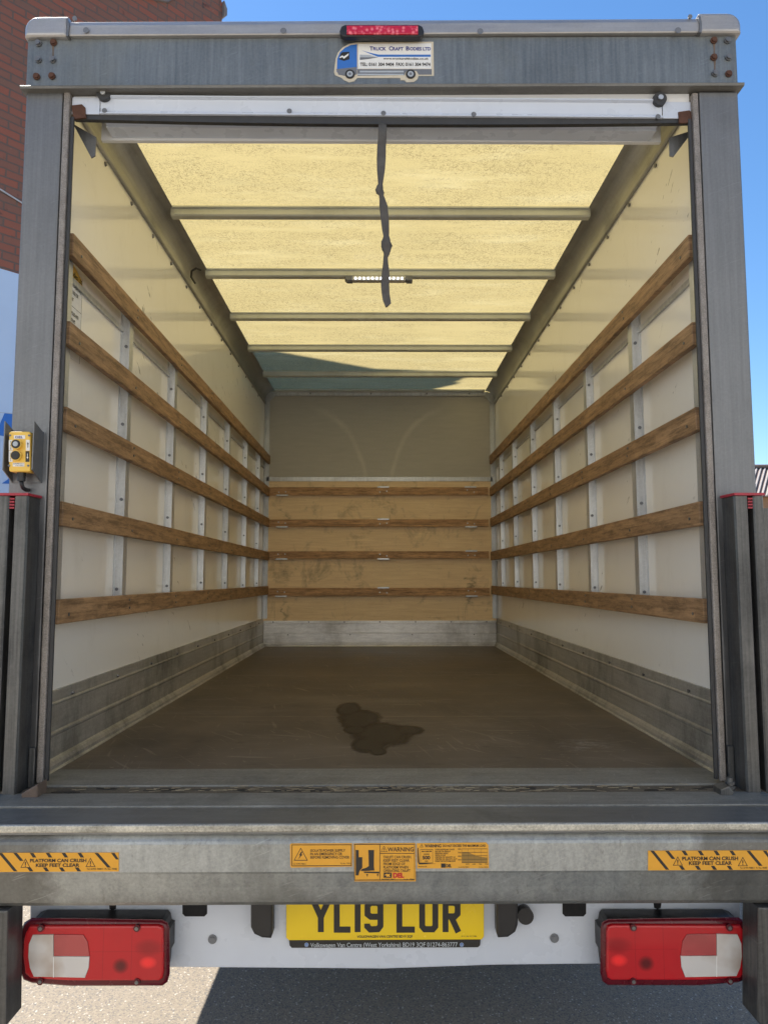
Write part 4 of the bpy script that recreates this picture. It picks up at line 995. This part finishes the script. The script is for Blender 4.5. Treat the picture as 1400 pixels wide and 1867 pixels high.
# ------------------------------------------------------------------ bracket (part of the truck) and control pendant
YK = -.062
def brk(bm):
    xl, xr = -1.078, -.998; y1 = -.002
    box(bm, xl, xr, y1-.003, y1, 1.815, 1.962)
    # flanges with sloping tops
    for x0, x1 in ((xl-.003, xl), (xr, xr+.003)):
        prism(bm, [(y1, 1.814), (YK, 1.845), (YK, 1.985), (y1-.004, 1.965), (y1, 1.965)], 'X', x0, x1)
mk('pendant_holder', 'post', T, brk)
pc = at(36, 821, Y=-.056)
PD = empty('control_pendant', (pc.x, -.03, pc.z-.06), 'yellow two button tail lift control box in a steel holder on the left post', 'control box')
ysf = -.058
def rr(x0, y0, x1, y1, r, n=4):
    out = []
    for cx, cy, a0 in ((x1-r, y0+r, -90), (x1-r, y1-r, 0), (x0+r, y1-r, 90), (x0+r, y0+r, 180)):
        for k in range(n+1):
            a = R(a0+90*k/n); out.append((cx+r*math.cos(a), cy+r*math.sin(a)))
    return out
hs = pxpoly('housing', rr(16.5, 786.5, 56, 860, 4), ysf, 'yellow', PD, .040, bev=.004)
yy = ysf-.0008
for (x0, y0, x1, y1), m_ in (((26, 793.5, 46.5, 800), 'white'), ((16.8, 802, 24.5, 821), 'white'), ((16.8, 822, 23.8, 842), 'white'), ((48, 802, 55, 821.5), 'white'), ((47.2, 822.5, 54, 842), 'ink'), ((24, 843.8, 45, 850.5), 'white')):
    pxpoly('printed_label', [(x0, y0), (x1, y0), (x1, y1), (x0, y1)], yy, m_, PD, .0007)
ptext('lettering', 'DEL', 29, 794.8, 42.5, 799, yy-.0004, 'navy', PD, .03)
for i, ch in enumerate('RAISE'): ptext('lettering', ch, 19.7, 804.5+i*3.2, 21.4, 806.8+i*3.2, yy-.0004, 'ink', PD, .01)
for i, ch in enumerate('LOWER'): ptext('lettering', ch, 18.9, 825+i*3.2, 20.6, 827.3+i*3.2, yy-.0004, 'ink', PD, .01)
pxpoly('up_arrow', [(49.6, 810), (51.5, 806), (53.4, 810), (52.1, 810), (52.1, 816), (50.9, 816), (50.9, 810)], yy-.0004, 'ink', PD, .0003)
pxpoly('down_arrow', [(49, 833), (50.2, 833), (50.2, 827), (51.2, 827), (51.2, 833), (52.4, 833), (50.7, 837)], yy-.0004, 'white', PD, .0003)
ptext('small_lettering', 'DEL EQUIPMENT (UK) LTD', 25, 844.5, 44, 846.5, yy-.0004, 'ink', PD, .005); ptext('small_lettering', '01993 708811', 29, 848, 43.5, 849.8, yy-.0004, 'ink', PD, .005)
for (cx, cy), m_ in (((33.5, 811), 'lightgrey'), ((32.8, 831.5), 'ink')):
    p = at(cx, cy, Y=ysf)
    b_ = mk('button_collar', 'yellow', PD, lambda bm: cyl(bm, (p.x, ysf-.006, p.z), 'Y', .0148, .012, 28, .0138))
    mk('button_ring', 'ink', PD, lambda bm: cyl(bm, (p.x, ysf-.0125, p.z), 'Y', .0125, .003, 28))
    mk('button_cap', m_, PD, lambda bm: cyl(bm, (p.x, ysf-.0145, p.z), 'Y', .0072 if m_ != 'ink' else .0118, .003, 24))
for px, py in ((19.5, 794), (54, 794), (17.5, 849), (52.5, 849)):
    p = at(px, py, Y=ysf); mk('screw', 'greyd', PD, lambda bm: cyl(bm, (p.x, ysf-.0005, p.z), 'Y', .003, .003, 12))
gx = at(40, 866, Y=-.035)
mk('cable_gland', 'black', PD, lambda bm: (cyl(bm, (gx.x, -.035, at(40, 864, Y=-.035).z), 'Z', .0135, .014, 8), cyl(bm, (gx.x, -.035, at(40, 873, Y=-.035).z), 'Z', .011, .014, 16, )))
mk('cable', 'black', PD, lambda bm: tube(bm, [at(39.5, 876, Y=-.035), at(40, 883, Y=-.035), at(43, 890, Y=-.03), at(48, 893, Y=-.02), at(52, 893.5, Y=-.004)], .0058, 10), True)

# ------------------------------------------------------------------ brick building, front left
k = 1.1
A0 = Vector((CAM.x, CAM.y, 0)) + Vector((-3.24, 6.4, 0))*k
Z0 = CAM.z
ang = math.atan2(.743, .669)           # wall direction
BB = empty('brick_building', (A0.x, A0.y, 0), 'tall red brick building with pale blue painted lower wall left of the truck', 'building')
BB.rotation_euler = (0, 0, ang)
Ltot = 2.14*k; zb = Z0 + (549/1345*6.4+.11)*k
def bpart(name, mat, fn, label=None):
    bm = bmesh.new(); fn(bm); o = link(name, bm, mat, None, label=label); o.parent = BB; return o
topz = [(-.40, Z0+5.25*k), (.0, Z0+5.58*k), (1.43*k, Z0+6.20*k), (Ltot-.10, Z0+7.0*k)]
prof_ = [(-.40, zb), (Ltot, zb), (Ltot, Z0+6.62*k)] + topz[::-1]
bpart('brick_wall', 'brick', lambda bm: prism(bm, [(u, v) for u, v in prof_], 'Y', 0, 2.2))
bpart('painted_wall', 'render', lambda bm: prism(bm, [(-.40, 0), (Ltot-.01, 0), (Ltot-.01, zb-.002), (-.40, zb-.002)], 'Y', -.015, 2.19))
def cop(bm):
    for (u0, v0), (u1, v1) in zip(topz[:-1], topz[1:]):
        prism(bm, [(u0, v0+.003), (u1, v1+.003), (u1, v1+.083), (u0, v0+.083)], 'Y', -.03, 2.25)
bpart('coping', 'stone', cop)
bpart('kneeler', 'stone', lambda bm: prism(bm, [(Ltot+.002, Z0+6.46*k), (Ltot+.05, Z0+6.50*k), (Ltot+.05, Z0+6.58*k), (Ltot+.002, Z0+6.66*k)], 'Y', -.04, 2.2))
bpart('wall_cable', 'lightgrey', lambda bm: tube(bm, [(-.40, -.02, Z0+(705/1345*6.4+.13)*k), (.15, -.02, Z0+(700/1345*6.4+.02)*k), (.8, -.02, Z0+(690/1345*6.4)*k)], .008, 6))
def onwall(px, py, off=.017):
    # pixel onto the wall plane
    d = F_ + RT*((px-700)/FPX) - UP*((py-933.5)/FPX)
    u = Vector((math.cos(ang), math.sin(ang), 0)); n = Vector((-u.y, u.x, 0)); o_ = Vector((A0.x, A0.y, 0)) - n*off
    t = (o_-CAM).dot(n)/d.dot(n); p = CAM+d*t - Vector((A0.x, A0.y, 0))
    return (p.dot(u), p.z)
for pts in ([(9, 753.5), (60, 758.5), (60, 800), (30, 800), (-8, 792)], [(4, 881.5), (15, 874), (30, 850), (60, 850), (60, 884)]):
    q = [onwall(a, b) for a, b in pts]
    bpart('blue_sign_shape', 'blue', lambda bm: prism(bm, q, 'Y', -.019, -.0155))
q = [onwall(-5, 751), onwall(60, 757), onwall(60, 757.8), onwall(-5, 751.8)]
bpart('panel_joint', 'lightgrey', lambda bm: prism(bm, q, 'Y', -.0185, -.0155))

# ------------------------------------------------------------------ low building with tiled roof, far right
D_ = 40.0
def far(px, py, d=D_): return at(px, py, Y=CAM.y+d)
HB = empty('tiled_outbuilding', (far(1400, 905).x, CAM.y+D_, 0), 'low brick building with weathered ribbed tile roof beyond the right post', 'building')
x0 = far(1355, 905).x; ze = far(1385, 905).z; zr = far(1385, 838).z; x1 = x0+16
mk('wall', 'wallbrick', HB, lambda bm: box(bm, x0+.3, x1-.3, CAM.y+D_+.35, CAM.y+D_+6, 0, ze))
def slope(bm):
    y0 = CAM.y+D_; y1 = y0+3.2
    vs = [bm.verts.new(p) for p in ((x0, y0, ze), (x1, y0, ze), (x1-2.0, y1, zr), (x0+.0, y1, zr), (x0, y1, ze), (x1, y1, ze))]
    bm.faces.new(vs[:4]); bm.faces.new((vs[0], vs[3], vs[4])); bm.faces.new((vs[1], vs[5], vs[2])); bm.faces.new((vs[0], vs[4], vs[5], vs[1])); bm.faces.new((vs[3], vs[2], vs[5], vs[4]))
rf_ = mk('roof', 'tile', HB, slope)
def ribs(bm):
    y0 = CAM.y+D_; y1 = y0+3.2; sl = (zr-ze)/(y1-y0)
    for i in range(64):
        xa = x0+i*.25-2.5; xb = xa+2.2
        a = Vector((xa, y0-.02, ze+.03)); b = Vector((xb, y1, zr+.03))
        if xa < x0:
            f = (x0-xa)/(xb-xa); a = a.lerp(b, f)
            if f > 1: continue
        if b.x > x1-2: continue
        pts = [a.lerp(b, t/9)+Vector((0, 0, random.uniform(-.012, .012))) for t in range(10)]
        tube(bm, pts, .052, 5)
mk('tile_rolls', 'tile_edge', rf_, ribs)
mk('ridge_tiles', 'tile', rf_, lambda bm: tube(bm, [(x0, CAM.y+D_+3.2, zr+.05), (x0+.5, CAM.y+D_+3.2, zr+.10), (x1-2, CAM.y+D_+3.2, zr+.16)], .12, 8))

# ------------------------------------------------------------------ unseen yard building, added so its sunlit wall bounces light onto the truck's rear
YB_ = empty('bounce_building', (0, -7.5, 0), 'unseen cream building added behind the camera to bounce sunlight onto the truck', 'building')
mk('wall', 'creamwall', YB_, lambda bm: box(bm, -16, 16, -16, -7.5, 0, 7.5))
mk('roof', 'slate', YB_, lambda bm: prism(bm, [(-7.2, 7.5), (-7.2, 7.62), (-11.75, 9.6), (-16.3, 7.62), (-16.3, 7.5)], 'X', -16.3, 16.3))
for x in (-11, 11):
    f_ = mk('door', 'greyd', YB_, lambda bm: box(bm, x-1.8, x+1.8, -7.52, -7.46, 0, 3.8, bev=.01))
    mk('handle', 'alu', f_, lambda bm: box(bm, x-.1, x+.1, -7.455, -7.42, 1.0, 1.05, bev=.005))
for x in (-13, -7, 7, 13):
    w_ = mk('window', 'bodypaint', YB_, lambda bm: box(bm, x-.6, x+.6, -7.53, -7.47, 5.0, 6.2, bev=.01))
    mk('pane', 'glass', w_, lambda bm: box(bm, x-.52, x+.52, -7.47, -7.462, 5.08, 6.12))
